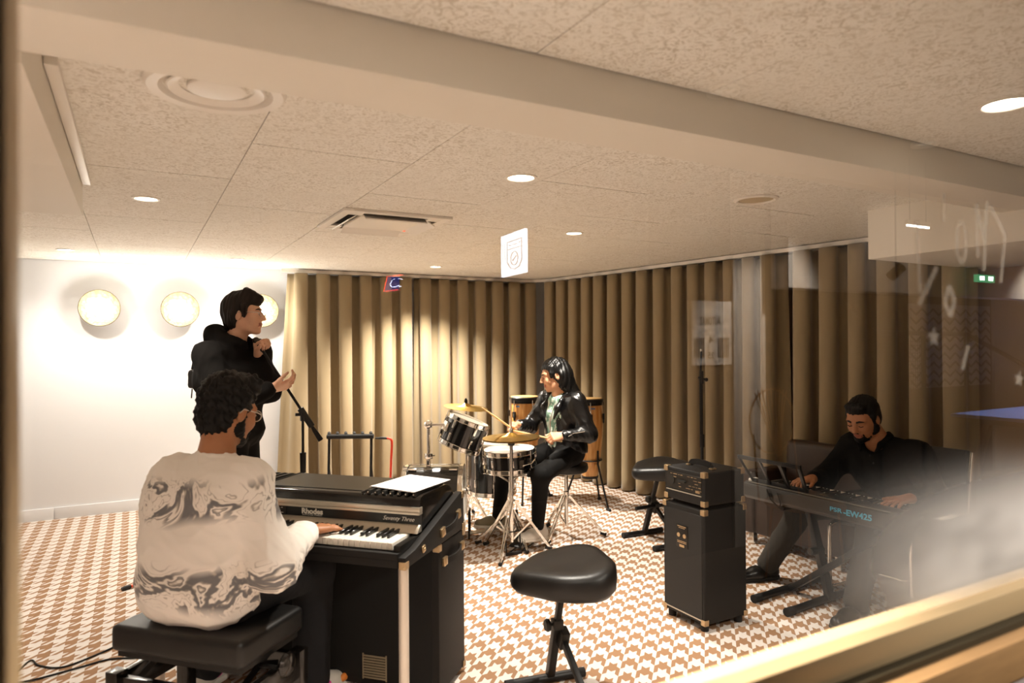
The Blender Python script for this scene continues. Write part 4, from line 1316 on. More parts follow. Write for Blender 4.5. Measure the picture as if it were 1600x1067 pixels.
# open music rest
mrs = MB()
za, zb_ = KZ + 0.10, KZ + 0.235
ya, yb_ = D2 - 0.045, D2 + 0.010
xa, xb_ = L2 - 0.40, L2 + 0.03
def rp(x, t):
    return Vector((x, ya + (yb_ - ya) * t, za + (zb_ - za) * t))
mrs.bar(rp(xa, 0.0), rp(xb_ - 0.06, 0.0), 0.012, 0.03).bar(rp(xa, 1.0), rp(xb_, 1.0), 0.012, 0.022)
mrs.bar(rp(xa + 0.012, 0.0), rp(xa + 0.012, 1.0), 0.02, 0.012).bar(rp(xb_ - 0.062, 0.0), rp(xb_ - 0.005, 1.0), 0.03, 0.012)
for i in (1, 2):
    x = xa + (xb_ - 0.06 - xa) * i / 3
    mrs.bar(rp(x, 0.0), rp(x + 0.015 * i, 1.0), 0.03, 0.010)
mrs.build('music_rest', M_kbt, kb, bevel=0.002)
xs = thing('keyboard_stand', 'black folding X stand carrying the portable keyboard', 'stand', KC)
for yb0, yt in ((2.645, 2.02), (2.43, 2.56)):
    X0 = 3.26 if yt < 2.3 else 3.31
    lo = MB().bar((X0, yb0, 0.02), (X0, yt, KZ - 0.02), 0.03, 0.05, (1, 0, 0)).build('crossed_leg', M_black, xs, world=True, bevel=0.003)
    MB().tube([(2.96, yb0 - 0.01, 0.022), (3.62, yb0 + 0.035, 0.022)], 0.020, 12).build('foot_bar', M_black, xs, world=True)
    for x, dy in ((2.96, -0.01), (3.62, 0.035)):
        sg = -1 if x < 3 else 1
        MB().lathe([(0, -0.04), (0.0225, -0.04), (0.0225, 0.012), (0, 0.012)], (x, yb0 + dy, 0.0225), (sg, 0, 0), 14).build('end_cap', M_rubber, xs, world=True)
    MB().tube([(3.09, yt, KZ - 0.012), (3.42, yt, KZ - 0.012)], 0.012, 10).build('support_arm', M_rubber, xs, world=True)
MB().tube([(3.24, 2.50, 0.27), (3.34, 2.50, 0.27)], 0.02, 12).build('pivot', M_blackp, xs, world=True)

# cantilever chair of the keyboard player
ch = thing('cantilever_chair', 'cantilever chair with chrome tube frame under the keyboard player', 'chair', (3.78, 2.33, 0))
for s in (-1, 1):
    y = s * 0.235
    MB().tube(bez([(-0.20, y, 0.385), (-0.265, y, 0.375), (-0.285, y, 0.335), (-0.285, y, 0.06), (-0.265, y, 0.015), (-0.20, y, 0.012), (0.16, y, 0.012)], 5), 0.011, 10).build('side_tube', M_chrome, ch)
    MB().tube(bez([(-0.20, y, 0.385), (0.17, y, 0.385), (0.215, y, 0.41), (0.25, y, 0.50), (0.30, y, 0.80)], 5), 0.011, 10).build('back_tube', M_chrome, ch)
MB().tube([(0.16, -0.235, 0.012), (0.16, 0.235, 0.012)], 0.011, 10).build('floor_tube', M_chrome, ch)
MB().bx(-0.24, 0.20, -0.222, 0.222, 0.375, 0.410).build('seat', M_vinyl, ch, bevel=0.012)
MB().box((0.285, 0, 0.66), (0.03, 0.44, 0.30), Matrix.Rotation(0.16, 3, 'Y')).build('backrest', M_vinyl, ch, bevel=0.012)

# low dark sofa in front of the right curtain
M_leath = mat('dark_brown_leather', '2e1d12', 0.45, noise=(6, 0.25), bump=(18, 0.2, 0.004))
sf = thing('sofa', 'low dark brown leather sofa against the right curtain', 'sofa', (4.10, 3.02, 0))
MB().bx(-0.30, 0.10, -0.33, 0.37, 0.08, 0.36).build('seat', M_leath, sf, bevel=0.03, bseg=3)
MB().box((0.075, 0.02, 0.44), (0.13, 0.70, 0.56), Matrix.Rotation(0.08, 3, 'Y')).build('backrest', M_leath, sf, bevel=0.045, bseg=3)
MB().bx(-0.32, 0.10, 0.36, 0.47, 0.08, 0.52).build('armrest', M_leath, sf, bevel=0.035, bseg=3)
for y in (-0.28, 0.40):
    MB().bx(-0.29, -0.25, y - 0.02, y + 0.02, 0, 0.085).bx(0.03, 0.07, y - 0.02, y + 0.02, 0, 0.085).build('foot', M_chrome, sf)
# ================================================================ WRITING AND PAINTED HAZE ON THE PANE
def film_material(name, color, alpha):
    m = bpy.data.materials.new(name)
    m.use_nodes = True
    nt = m.node_tree
    nt.nodes.clear()
    out = nt.nodes.new('ShaderNodeOutputMaterial')
    tr = nt.nodes.new('ShaderNodeBsdfTransparent')
    df = nt.nodes.new('ShaderNodeBsdfDiffuse')
    df.inputs[0].default_value = (*lin(color), 1)
    tl = nt.nodes.new('ShaderNodeBsdfTranslucent')
    tl.inputs[0].default_value = (*lin(color), 1)
    ad = nt.nodes.new('ShaderNodeMixShader')
    ad.inputs[0].default_value = 0.3
    nt.links.new(df.outputs[0], ad.inputs[1])
    nt.links.new(tl.outputs[0], ad.inputs[2])
    mx = nt.nodes.new('ShaderNodeMixShader')
    mx.inputs[0].default_value = alpha
    nt.links.new(tr.outputs[0], mx.inputs[1])
    nt.links.new(ad.outputs[0], mx.inputs[2])
    nt.links.new(mx.outputs[0], out.inputs[0])
    return m, nt, mx
M_marker, _, _ = film_material('white_marker_paint', 'efe6d8', 0.16)
def stroke(pts, w=0.007):
    m = MB()
    pts = [(p[0] * 0.875, 1.42 + (p[1] - 1.42) * 0.875) for p in pts]
    w *= 0.9
    for a, c in zip(pts[:-1], pts[1:]):
        m.bar((a[0], YG - 0.002, a[1]), (c[0], YG - 0.002, c[1]), w, 0.0012, (0, 1, 0))
    return m
def mark(name, m):
    o = m.build(name, M_marker, win)
    return o
mark('painted_letter', stroke([(1.361, 1.66), (1.37, 1.518)], 0.009))
mark('painted_letter', stroke([(1.458, 1.725), (1.457, 1.666)], 0.009))
mark('painted_letter', stroke([(1.52 + 0.018 * math.cos(a), 1.628 + 0.043 * math.sin(a)) for a in [i * PI / 8 for i in range(17)]], 0.009))
mark('painted_letter', stroke([(1.583, 1.60), (1.579, 1.715), (1.606, 1.64), (1.623, 1.724), (1.606, 1.571)], 0.010))
mark('painted_letter', stroke([(1.635, 1.715), (1.695, 1.656), (1.675, 1.549)], 0.009))
mark('painted_stroke', stroke([(1.43, 1.571), (1.366, 1.494)], 0.012))
mark('painted_stroke', stroke([(1.542, 1.411), (1.519, 1.361)], 0.010))
def star(cx, cz, r, n=5, rot=0.3):
    r *= 0.6
    poly = []
    for k in range(2 * n):
        a = rot + PI * k / n
        q = r if k % 2 == 0 else r * 0.42
        poly.append((q * math.cos(a), q * math.sin(a)))
    cx, cz, r = cx * 0.875, 1.42 + (cz - 1.42) * 0.875 , r
    M = Matrix(((1, 0, 0, cx), (0, 0, -1, YG - 0.002), (0, 1, 0, cz), (0, 0, 0, 1)))
    return MB().prism(poly, 0.0012, M)
mark('painted_star', stroke([(1.472, 1.535), (1.492, 1.506), (1.478, 1.472), (1.456, 1.500), (1.472, 1.535)], 0.012))
mark('painted_star', star(1.415, 1.429, 0.032))
mark('painted_star', star(1.747, 1.334, 0.028, rot=0.1))
# white fading film paints a blurred reflected glare low on the pane
M_haze, nt, mx = film_material('painted_glare_film', 'f8f6f3', 0.5)
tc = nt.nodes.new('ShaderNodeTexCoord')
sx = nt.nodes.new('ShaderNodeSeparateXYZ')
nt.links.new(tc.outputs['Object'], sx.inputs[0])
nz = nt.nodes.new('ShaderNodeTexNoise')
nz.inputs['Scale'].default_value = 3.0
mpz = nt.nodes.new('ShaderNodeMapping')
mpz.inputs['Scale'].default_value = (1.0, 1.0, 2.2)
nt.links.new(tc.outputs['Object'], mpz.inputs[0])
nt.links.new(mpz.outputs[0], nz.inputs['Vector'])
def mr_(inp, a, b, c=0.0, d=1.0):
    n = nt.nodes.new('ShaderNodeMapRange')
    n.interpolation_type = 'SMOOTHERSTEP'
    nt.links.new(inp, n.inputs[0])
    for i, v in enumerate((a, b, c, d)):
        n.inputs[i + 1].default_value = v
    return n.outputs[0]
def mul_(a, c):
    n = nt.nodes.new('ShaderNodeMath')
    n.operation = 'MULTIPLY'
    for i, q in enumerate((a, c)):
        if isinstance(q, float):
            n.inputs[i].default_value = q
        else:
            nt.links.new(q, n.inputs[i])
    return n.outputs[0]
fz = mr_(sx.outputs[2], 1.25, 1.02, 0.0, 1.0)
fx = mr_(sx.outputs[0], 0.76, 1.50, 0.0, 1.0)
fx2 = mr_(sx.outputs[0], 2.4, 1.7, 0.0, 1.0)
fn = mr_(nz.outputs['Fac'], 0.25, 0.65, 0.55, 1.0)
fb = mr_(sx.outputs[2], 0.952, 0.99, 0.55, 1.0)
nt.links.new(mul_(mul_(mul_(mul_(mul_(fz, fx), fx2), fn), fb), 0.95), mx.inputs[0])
me = bpy.data.meshes.new('painted_haze')
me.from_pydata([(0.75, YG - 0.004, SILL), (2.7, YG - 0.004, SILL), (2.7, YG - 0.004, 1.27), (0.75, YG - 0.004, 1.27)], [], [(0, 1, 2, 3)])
hz = link_mesh('painted_haze', me, M_haze, win)
hz['label'] = 'white film painting a blurred reflected glare low on the pane'

_before = set(o.name for o in SC.objects)
# ================================================================ THE FOYER ON THE CAMERA'S SIDE (seen mirrored in the pane)
M_fwall = mat('foyer_brown_wall', '3c2d20', 0.85, bump=(40, 0.05))
M_fceil = mat('foyer_ceiling_paint', '6a5c4c', 0.9)
M_ffloor = mat('foyer_floor', '5a4936', 0.6, noise=(3, 0.1))
M_fpale = mat('foyer_pale_plaster', 'cfc4b8', 0.8, bump=(40, 0.05))
struct(MB().bx(-2.4, 9.2, -3.7, 0.85, -0.1, 0.0).build('floor', M_ffloor), 'plain foyer floor outside the window')
struct(MB().bx(-2.4, 9.2, -3.7, 0.85, 2.60, 2.7).build('ceiling', M_fceil), 'painted foyer ceiling')
struct(MB().bx(-2.4, 9.2, -3.8, -3.7, 0, 2.7).build('wall_foyer', M_fwall))
struct(MB().bx(9.2, 9.3, -3.7, 0.85, 0, 2.7).build('wall_foyer_right', M_fpale))
struct(MB().bx(-2.5, -2.4, -3.7, 0.85, 0, 2.7).build('wall_foyer_left', M_fwall))
struct(MB().bx(5.4, 9.2, 0.86, 0.98, 0, 2.7).build('wall_foyer_front', M_fwall))
struct(MB().bx(3.63, 3.95, -2.1, -1.8, 0, 2.6).build('trim_5', M_fpale, bevel=0.004), 'pale square foyer column mirrored in the pane')
struct(MB().bx(3.95, 9.2, -1.75, -1.6, 1.80, 2.6).build('trim_6', M_fpale, bevel=0.004), 'pale dropped beam over the foyer stairs')
struct(MB().bx(2.9, 3.63, -1.95, -1.82, 0, 2.6).build('trim_7', M_fwall))
# poster on the short wall beside the column
ps = thing('poster', 'pale printed poster beside the column, mirrored in the window', 'poster', (3.44, -1.82, 1.27))
MB().bx(3.255, 3.622, -1.82, -1.81, 1.27, 1.705).build('sheet', mat('pale_poster_paper', 'd8cfc6', 0.7), ps, world=True)
M_ink = mat('dark_poster_ink', '2a2420', 0.7)
def wall_text(s, size, x, z, w, par, m=M_ink, y=-1.809):
    # faces +y; reads correctly for someone in the foyer looking at the wall
    R = Matrix(((-1, 0, 0), (0, 0, 1), (0, 1, 0))).to_4x4()
    return put_text(s, size, Matrix.Translation((x, y, z)) @ R, m, par, width=w, bold=0.001)
wall_text('AUTOMAT', 0.075, 3.42, 1.567, 0.19, ps)
wall_text('4', 0.07, 3.425, 1.44, 0.04, ps)
wall_text('25', 0.06, 3.425, 1.335, 0.06, ps)
for x0, x1 in ((3.27, 3.37), (3.49, 3.60)):
    tb = MB()
    for k in range(6):
        tb.bx(x0 + (x1 - x0) * k / 6, x0 + (x1 - x0) * (k + 0.62) / 6, -1.8105, -1.809, 1.32, 1.455)
    ob = tb.build('text_column', M_ink, ps, world=True)
    ob['kind'] = 'stuff'
# lit hanging sign
def quad_panel(P, th, name, m, par):
    a, b, c, d = [Vector(p) for p in P]
    n = (b - a).cross(d - a).normalized() * th
    return MB().add([a, b, c, d, a + n, b + n, c + n, d + n], [(0, 3, 2, 1), (4, 5, 6, 7), (0, 1, 5, 4), (1, 2, 6, 5), (2, 3, 7, 6), (3, 0, 4, 7)]).build(name, m, par, world=True)
sg = thing('light_sign', 'white lit hanging sign mirrored in the pane above the drum kit', 'sign', (1.975, -1.96, 1.835))
c0, c1, c2, c3 = Vector((1.987, -2.133, 1.835)), Vector((1.960, -1.793, 1.835)), Vector((1.960, -1.793, 2.087)), Vector((1.987, -2.133, 2.087))
M_sign = mat('sign_white_light', 'ffffff', 0.4, emit='dfeafb', estr=6.0)
quad_panel((c0, c1, c2, c3), 0.02, 'panel', M_sign, sg)
M_signm = mat('sign_marks', '2a2018', 0.6)
uu, vv = (c1 - c0), (c3 - c0)
def sgp(u, v, off=-0.003):
    n = uu.cross(vv).normalized()
    return c0 + uu * u + vv * v + n * (0.02 + 0.002 if off > 0 else off)
for off in (-1, 1):
    def P_(u, v):
        return sgp(u, v, 1 if off > 0 else -0.003)
    f_ = MB()
    ol = [(0.30, 0.80), (0.90, 0.80), (0.90, 0.30), (0.80, 0.17), (0.62, 0.12), (0.44, 0.17), (0.30, 0.32), (0.30, 0.80)]
    for a, c in zip(ol[:-1], ol[1:]):
        f_.bar(P_(*a), P_(*c), 0.006, 0.002)
    f_.build('frame_line', M_signm, sg, world=True)
    f_ = MB().bar(P_(0.30, 0.62), P_(0.88, 0.62), 0.006, 0.002)
    f_.build('frame_line', M_signm, sg, world=True)
    el = [(0.60 + 0.15 * math.cos(a), 0.38 + 0.16 * math.sin(a)) for a in [i * PI / 8 for i in range(17)]]
    f_ = MB()
    for a, c in zip(el[:-1], el[1:]):
        f_.bar(P_(*a), P_(*c), 0.006, 0.002)
    f_.build('zero_mark', M_signm, sg, world=True)
    MB().bar(P_(0.52, 0.33), P_(0.68, 0.43), 0.007, 0.002).build('zero_bar', M_signm, sg, world=True)
    f_ = MB()
    for k in range(14):
        for u in (0.10, 0.20):
            f_.bar(P_(u, 0.30 + k * 0.035), P_(u, 0.315 + k * 0.035), 0.005, 0.002)
    o = f_.build('small_print', M_signm, sg, world=True)
    o['kind'] = 'stuff'
    for a, c in (((0.38, 0.71), (0.44, 0.71)), ((0.55, 0.71), (0.70, 0.71)), ((0.80, 0.71), (0.84, 0.73))):
        MB().bar(P_(*a), P_(*c), 0.006, 0.002).build('dash_mark', M_signm, sg, world=True)
q0 = c3.lerp(c2, 0.3)
MB().tube([q0, Vector((q0.x, q0.y, 2.6))], 0.004, 6).build('rod', M_black, sg, world=True)
q0 = c3.lerp(c2, 0.7)
MB().tube([q0, Vector((q0.x, q0.y, 2.6))], 0.004, 6).build('rod', M_black, sg, world=True)
# small red and blue lit emblem
lg = thing('lit_emblem', 'small red framed blue and white lit emblem mirrored over the curtain', 'sign', (1.625, -3.15, 1.81))
e0, e1, e2, e3 = Vector((1.597, -3.228, 1.812)), Vector((1.654, -3.081, 1.817)), Vector((1.654, -3.081, 1.914)), Vector((1.618, -3.215, 1.924))
quad_panel((e0, e1, e2, e3), 0.012, 'panel', mat('emblem_blue_light', '1b2c7a', 0.4, emit='1f2f86', estr=2.5), lg)
eu, ev = e1 - e0, e3 - e0
en = eu.cross(ev).normalized()
M_er = mat('emblem_red_light', 'ff4a2a', 0.4, emit='ff3a1a', estr=7.0)
M_ew = mat('emblem_white_light', 'ffffff', 0.4, emit='dfe8ff', estr=9.0)
for off in (0.015, -0.003):
    def E_(u, v):
        return e0 + eu * u + ev * v + en * off
    f_ = MB()
    for a, c in (((1.0, 0.02), (0.0, 0.02)), ((0.0, 0.0), (0.03, 1.0)), ((0.0, 0.98), (1.0, 0.98))):
        f_.bar(E_(*a), E_(*c), 0.012, 0.003)
    f_.build('red_frame', M_er, lg, world=True)
    f_ = MB()
    pl = [(1.0, 0.70), (0.75, 0.78), (0.50, 0.68), (0.40, 0.46), (0.52, 0.26), (0.76, 0.20), (1.0, 0.28)]
    for a, c in zip(pl[:-1], pl[1:]):
        f_.bar(E_(*a), E_(*c), 0.014, 0.003)
    f_.build('curved_mark', M_ew, lg, world=True)
MB().tube([(1.63, -3.15, 1.92), (1.63, -3.15, 2.6)], 0.005, 6).build('rod', M_black, lg, world=True)
# exit sign, linear lamp, spotlight
xsn = thing('exit_sign', 'small green and white lit exit sign mirrored at the right', 'sign', (6.1, -1.42, 1.90))
MB().bx(5.965, 6.225, -1.44, -1.41, 1.902, 1.962).build('case', mat('exit_green', '2f7d52', 0.4, emit='3f9f6a', estr=1.6), xsn, world=True)
for x in (5.995, 6.125):
    MB().bx(x, x + 0.07, -1.409, -1.407, 1.914, 1.950).build('pictogram', mat('exit_white', 'ffffff', 0.4, emit='f0fff5', estr=6), xsn, world=True)
MB().tube([(6.1, -1.42, 1.96), (6.1, -1.42, 2.6)], 0.005, 6).build('rod', M_black, xsn, world=True)
ll = thing('linear_lamp', 'thin white linear ceiling lamp mirrored near the painted letters', 'lamp', (4.45, -1.0, 2.15))
MB().bx(4.33, 4.57, -1.006, -0.994, 2.160, 2.172).build('tube', mat('linear_lamp_glow', 'ffffff', 0.4, emit='fff6ea', estr=9), ll, world=True)
MB().bx(4.32, 4.58, -1.01, -0.99, 2.172, 2.20).build('housing', M_white, ll, world=True)
for x in (4.36, 4.54):
    MB().tube([(x, -1.0, 2.2), (x, -1.0, 2.6)], 0.003, 6).build('wire', M_black, ll, world=True)
sl = thing('spotlight', 'small dark ceiling spotlight mirrored beside the soffit', 'spotlight', (4.532, -1.2, 1.9))
MB().tube([(4.50, -1.22, 1.86), (4.565, -1.18, 1.93)], 0.035, 14).build('can', M_black, sl, world=True)
MB().tube([(4.532, -1.2, 1.93), (4.532, -1.2, 2.6)], 0.006, 8).build('stem', M_black, sl, world=True)
# stair balustrade with handrail and wire mesh
ba = thing('stair_balustrade', 'dark stair railing with wire mesh mirrored at the right', 'railing', (6.0, -2.15, 0))
def bz_(x, z):
    return (x * 1.19, -2.15, 1.42 + (z - 1.42) * 1.19)
MB().tube([bz_(*p) for p in ((4.30, 1.785), (4.815, 1.54), (4.90, 1.49), (6.06, 1.48), (7.10, 1.172), (7.6, 1.03))], 0.022, 8).build('handrail', M_black, ba, world=True)
for x, z in ((4.90, 1.49), (5.45, 1.485), (6.06, 1.48), (7.10, 1.172)):
    q = bz_(x, z)
    MB().bx(q[0] - 0.015, q[0] + 0.015, -2.165, -2.135, 0.0, q[2]).build('post', M_black, ba, world=True)
ms_ = MB()
for k in range(18):
    a = 5.85 + k * 0.036
    ms_.tube([(a, -2.15, 0.70), (a, -2.15, 1.45)], 0.0025, 4, False)
for k in range(21):
    z = 0.70 + k * 0.036
    ms_.tube([(5.84, -2.15, z), (6.48, -2.15, z)], 0.0025, 4, False)
o = ms_.build('wire_mesh', M_black, ba, world=True)
o['kind'] = 'stuff'
# chevron patterned wall covering at the stairs
cw = thing('chevron_panel', 'black and white chevron wall panel mirrored behind the railing', 'wall panel', (7.46, -2.42, 0.95))
MB().bx(6.72, 8.21, -2.44, -2.42, 0.95, 1.80).build('board', M_fpale, cw, world=True)
for r in range(9):
    cz = MB()
    zz = 1.00 + r * 0.09
    for k in range(15):
        x = 6.73 + k * 0.0985
        s = 1 if k % 2 else -1
        cz.bar((x, -2.417, zz - 0.03 * s), (x + 0.0985, -2.417, zz + 0.03 * s), 0.022, 0.004, (0, 1, 0))
    cz.build('chevron_row', M_ink, cw, world=True)
struct(MB().bx(6.0, 9.2, -2.7, -2.44, 0, 2.6).build('trim_8', M_fwall))
struct(MB().bx(8.25, 9.2, -2.43, -2.40, 0, 2.6).build('trim_9', M_fpale), 'pale foyer wall beyond the chevron panel')
# table with blue top
tb = thing('blue_table', 'blue topped games table on angled legs mirrored at the right edge', 'table', (7.4, -1.35, 0))
MB().bx(6.50, 8.3, -1.92, -0.75, 0.735, 0.765).build('top', mat('blue_table_top', '7c9cf2', 0.4, emit='000000'), tb, world=True, bevel=0.003)
MB().bx(6.53, 8.27, -1.89, -0.78, 0.69, 0.735).build('apron', M_ink, tb, world=True)
for y in (-1.82, -0.85):
    MB().bar((6.95, y, 0.70), (6.60, y, 0.0), 0.06, 0.06, (0, 1, 0)).build('leg', M_tan, tb, world=True)
    MB().bar((7.85, y, 0.70), (8.20, y, 0.0), 0.06, 0.06, (0, 1, 0)).build('leg', M_tan, tb, world=True)
# wire rattan chairs
rc = thing('rattan_chair', 'thin wire rattan chair faintly mirrored in front of the curtain', 'chair', (3.45, -1.3, 0))
M_rat = mat('rattan', 'c98a4a', 0.5)
for k in range(9):
    a = -1.0 + k * 0.25
    MB().tube(bez([(3.48 + 0.02 * math.sin(a), -1.30, 0.72), (3.48 + 0.10 * math.sin(a), -1.34, 0.95), (3.48 + 0.17 * math.sin(a), -1.36, 1.08 + 0.06 * math.cos(a))], 4), 0.004, 5).build('rib', M_rat, rc, world=True)
MB().ring((3.48, -1.35, 0.93), 0.20, 0.006, (0.0, 1, 0.05), 28).build('back_hoop', M_rat, rc, world=True)
MB().ring((3.48, -1.12, 0.46), 0.22, 0.008, (0, 0, 1), 28).lathe([(0, 0.455), (0.215, 0.455), (0.215, 0.465), (0, 0.465)], (3.48, -1.12, 0), seg=24).build('seat', M_rat, rc, world=True)
for k in range(4):
    a = PI / 4 + k * PI / 2
    MB().tube([(3.48 + 0.18 * math.cos(a), -1.12 + 0.18 * math.sin(a), 0.46), (3.48 + 0.22 * math.cos(a), -1.12 + 0.22 * math.sin(a), 0.0)], 0.008, 6).build('leg', M_rat, rc, world=True)
MB().tube([(3.30, -1.30, 0.46), (3.30, -1.34, 0.86)], 0.007, 6).tube([(3.66, -1.30, 0.46), (3.66, -1.34, 0.86)], 0.007, 6).build('back_posts', M_rat, rc, world=True)
# unseen foyer lights, added to brighten the column, chevron wall, table and pane
for x, y, w, tg, ang, lb in ((7.3, -1.15, 12.0, (7.2, -1.5, 0.76), 70, 'added foyer light above the blue table, on the camera side of the pane'),
                             (4.1, -0.75, 13.0, (3.72, -1.85, 1.25), 50, 'added foyer light turned to the pale column, on the camera side of the pane'),
                             (2.4, -0.70, 10.0, (2.0, 0.95, 1.0), 58, 'added foyer light near the window, on the camera side of the pane'),
                             (7.4, -1.45, 16.0, (7.4, -2.42, 1.45), 70, 'added foyer light turned to the chevron panel, on the camera side of the pane'),
                             (5.2, -0.65, 1.2, (5.1, -1.62, 2.1), 60, 'added foyer light turned to the dropped beam, on the camera side of the pane')):
    t = thing('added_foyer_light', lb, 'downlight', (x, y, 2.6), 0, 'added foyer lights')
    MB().lathe([(0.06, 0.0), (0.075, 0.0), (0.075, -0.02), (0.06, -0.02)], seg=24, cap=False).build('trim_ring', M_white, t)
    MB().lathe([(0, -0.004), (0.06, -0.004), (0.06, 0.002), (0, 0.002)], seg=24).build('lens', mat('added_light_lens', 'fff0da', 0.4, emit='fff0da', estr=0.3), t)
    spot('added_foyer_beam', (x, y, 2.57), FOYER_W * w, ang, 0.8, t, tg)

for _o in [o for o in SC.objects if o.name not in _before and o.parent is None]:
    _o.location.y -= 0.2
    if _o in XF:
        XF[_o] = Matrix.Translation((0, -0.2, 0)) @ XF[_o]
# ================================================================ PEOPLE
class SDF:
    """smooth union of simple solids on a grid, meshed with surface nets"""
    def __init__(self, h):
        self.h, self.ops = h, []
    def cap(self, a, b, ra, rb=None, k=0.02, sub=False):
        rb = ra if rb is None else rb
        a, b = np.array(a, float), np.array(b, float)
        R = max(ra, rb)
        def fn(P):
            ab = b - a
            t = np.clip(((P - a) @ ab) / max(ab @ ab, 1e-12), 0, 1)
            d = P - a - t[..., None] * ab
            return np.sqrt((d * d).sum(-1)) - (ra + (rb - ra) * t)
        self.ops.append((fn, np.minimum(a, b) - R, np.maximum(a, b) + R, k, sub))
        return self
    def chain(self, pts, rs, k=0.02):
        for i in range(len(pts) - 1):
            self.cap(pts[i], pts[i + 1], rs[i], rs[i + 1], k)
        return self
    def ell(self, c, r, M=None, k=0.02, sub=False):
        c, r = np.array(c, float), np.array(r, float)
        M = np.eye(3) if M is None else np.array(M, float)      # columns = local axes in world
        R = r.max()
        def fn(P):
            q = (P - c) @ M
            k0 = np.sqrt(((q / r) ** 2).sum(-1))
            k1 = np.sqrt(((q / (r * r)) ** 2).sum(-1))
            return np.where(k1 > 1e-9, k0 * (k0 - 1) / np.maximum(k1, 1e-9), -r.min())
        self.ops.append((fn, c - R, c + R, k, sub))
        return self
    def box(self, c, hs, M=None, rnd=0.01, k=0.02, sub=False):
        c, hs = np.array(c, float), np.array(hs, float) - rnd
        M = np.eye(3) if M is None else np.array(M, float)
        R = np.linalg.norm(hs) + rnd
        def fn(P):
            q = np.abs((P - c) @ M) - hs
            return np.sqrt((np.maximum(q, 0) ** 2).sum(-1)) + np.minimum(q.max(-1), 0) - rnd
        self.ops.append((fn, c - R, c + R, k, sub))
        return self
    def cut(self, p, n, k=0.006):
        """remove everything on the side the normal n points to"""
        p, n = np.array(p, float), np.array(n, float)
        n = n / np.linalg.norm(n)
        self.ops.append((lambda P: -((P - p) @ n), None, None, k, True))
        return self
    def mesh(self, name, disp=None, smooth=1):
        h = self.h
        lo = np.min([o[1] for o in self.ops if o[1] is not None and not o[4]], 0) - 4 * h - 0.01
        hi = np.max([o[2] for o in self.ops if o[1] is not None and not o[4]], 0) + 4 * h + 0.01
        n = np.ceil((hi - lo) / h).astype(int) + 1
        D = np.full(n, 0.5, np.float32)
        ax = [lo[i] + h * np.arange(n[i]) for i in range(3)]
        for fn, a, b, k, sub in self.ops:
            if a is None:
                sl = (slice(None),) * 3
            else:
                m = k + 3 * h
                i0 = np.clip(np.floor((a - m - lo) / h).astype(int), 0, n)
                i1 = np.clip(np.ceil((b + m - lo) / h).astype(int) + 1, 0, n)
                if (i1 <= i0).any():
                    continue
                sl = tuple(slice(i0[q], i1[q]) for q in range(3))
            G = np.stack(np.meshgrid(ax[0][sl[0]], ax[1][sl[1]], ax[2][sl[2]], indexing='ij'), -1)
            d = fn(G).astype(np.float32)
            cur = D[sl]
            if sub:
                d = -d
                hh = np.maximum(k - np.abs(cur - d), 0) / k
                D[sl] = np.maximum(cur, d) + hh * hh * k * 0.25
            else:
                hh = np.maximum(k - np.abs(cur - d), 0) / k
                D[sl] = np.minimum(cur, d) - hh * hh * k * 0.25
        # ---- surface nets
        S = D < 0
        c = np.zeros(np.array(D.shape) - 1, np.int8)
        for i in (0, 1):
            for j in (0, 1):
                for k in (0, 1):
                    c += S[i:i + c.shape[0], j:j + c.shape[1], k:k + c.shape[2]]
        act = (c > 0) & (c < 8)
        idx = np.argwhere(act)
        vid = np.full(c.shape, -1, np.int64)
        vid[act] = np.arange(len(idx))
        acc = np.zeros((len(idx), 3))
        cnt = np.zeros(len(idx))
        cor = [(i, j, k) for i in (0, 1) for j in (0, 1) for k in (0, 1)]
        val = {q: D[idx[:, 0] + q[0], idx[:, 1] + q[1], idx[:, 2] + q[2]].astype(float) for q in cor}
        for p in cor:
            for a_ in range(3):
                if p[a_] == 0:
                    q = list(p)
                    q[a_] = 1
                    q = tuple(q)
                    va, vb = val[p], val[q]
                    cr = (va < 0) != (vb < 0)
                    t = np.where(cr, va / np.where(cr, va - vb, 1), 0)
                    pt = np.tile(np.array(p, float), (len(idx), 1))
                    pt[:, a_] = t
                    acc[cr] += pt[cr]
                    cnt[cr] += 1
        V = lo + h * (idx + acc / np.maximum(cnt, 1)[:, None])
        F = []
        for a_ in range(3):
            b_, c_ = (a_ + 1) % 3, (a_ + 2) % 3
            sl0 = [slice(None)] * 3
            sl1 = [slice(None)] * 3
            sl0[a_], sl1[a_] = slice(0, -1), slice(1, None)
            s0, s1 = S[tuple(sl0)], S[tuple(sl1)]
            E = np.argwhere(s0 != s1)
            E = E[(E[:, b_] > 0) & (E[:, c_] > 0) & (E[:, b_] < c.shape[b_]) & (E[:, c_] < c.shape[c_])]
            ins = s0[E[:, 0], E[:, 1], E[:, 2]]
            def at(db, dc):
                q = E.copy()
                q[:, b_] -= db
                q[:, c_] -= dc
                return vid[q[:, 0], q[:, 1], q[:, 2]]
            q = np.stack([at(0, 0), at(1, 0), at(1, 1), at(0, 1)], 1)
            q[~ins] = q[~ins][:, ::-1]
            F.append(q)
        F = np.concatenate(F)
        F = F[(F >= 0).all(1)]
        def lap(V):
            s = np.zeros_like(V)
            w = np.zeros(len(V))
            for i in range(4):
                u, v = F[:, i], F[:, (i + 1) % 4]
                np.add.at(s, u, V[v])
                np.add.at(w, u, 1)
            return V * 0.5 + 0.5 * s / np.maximum(w, 1)[:, None]
        for _ in range(smooth):
            V = lap(V)
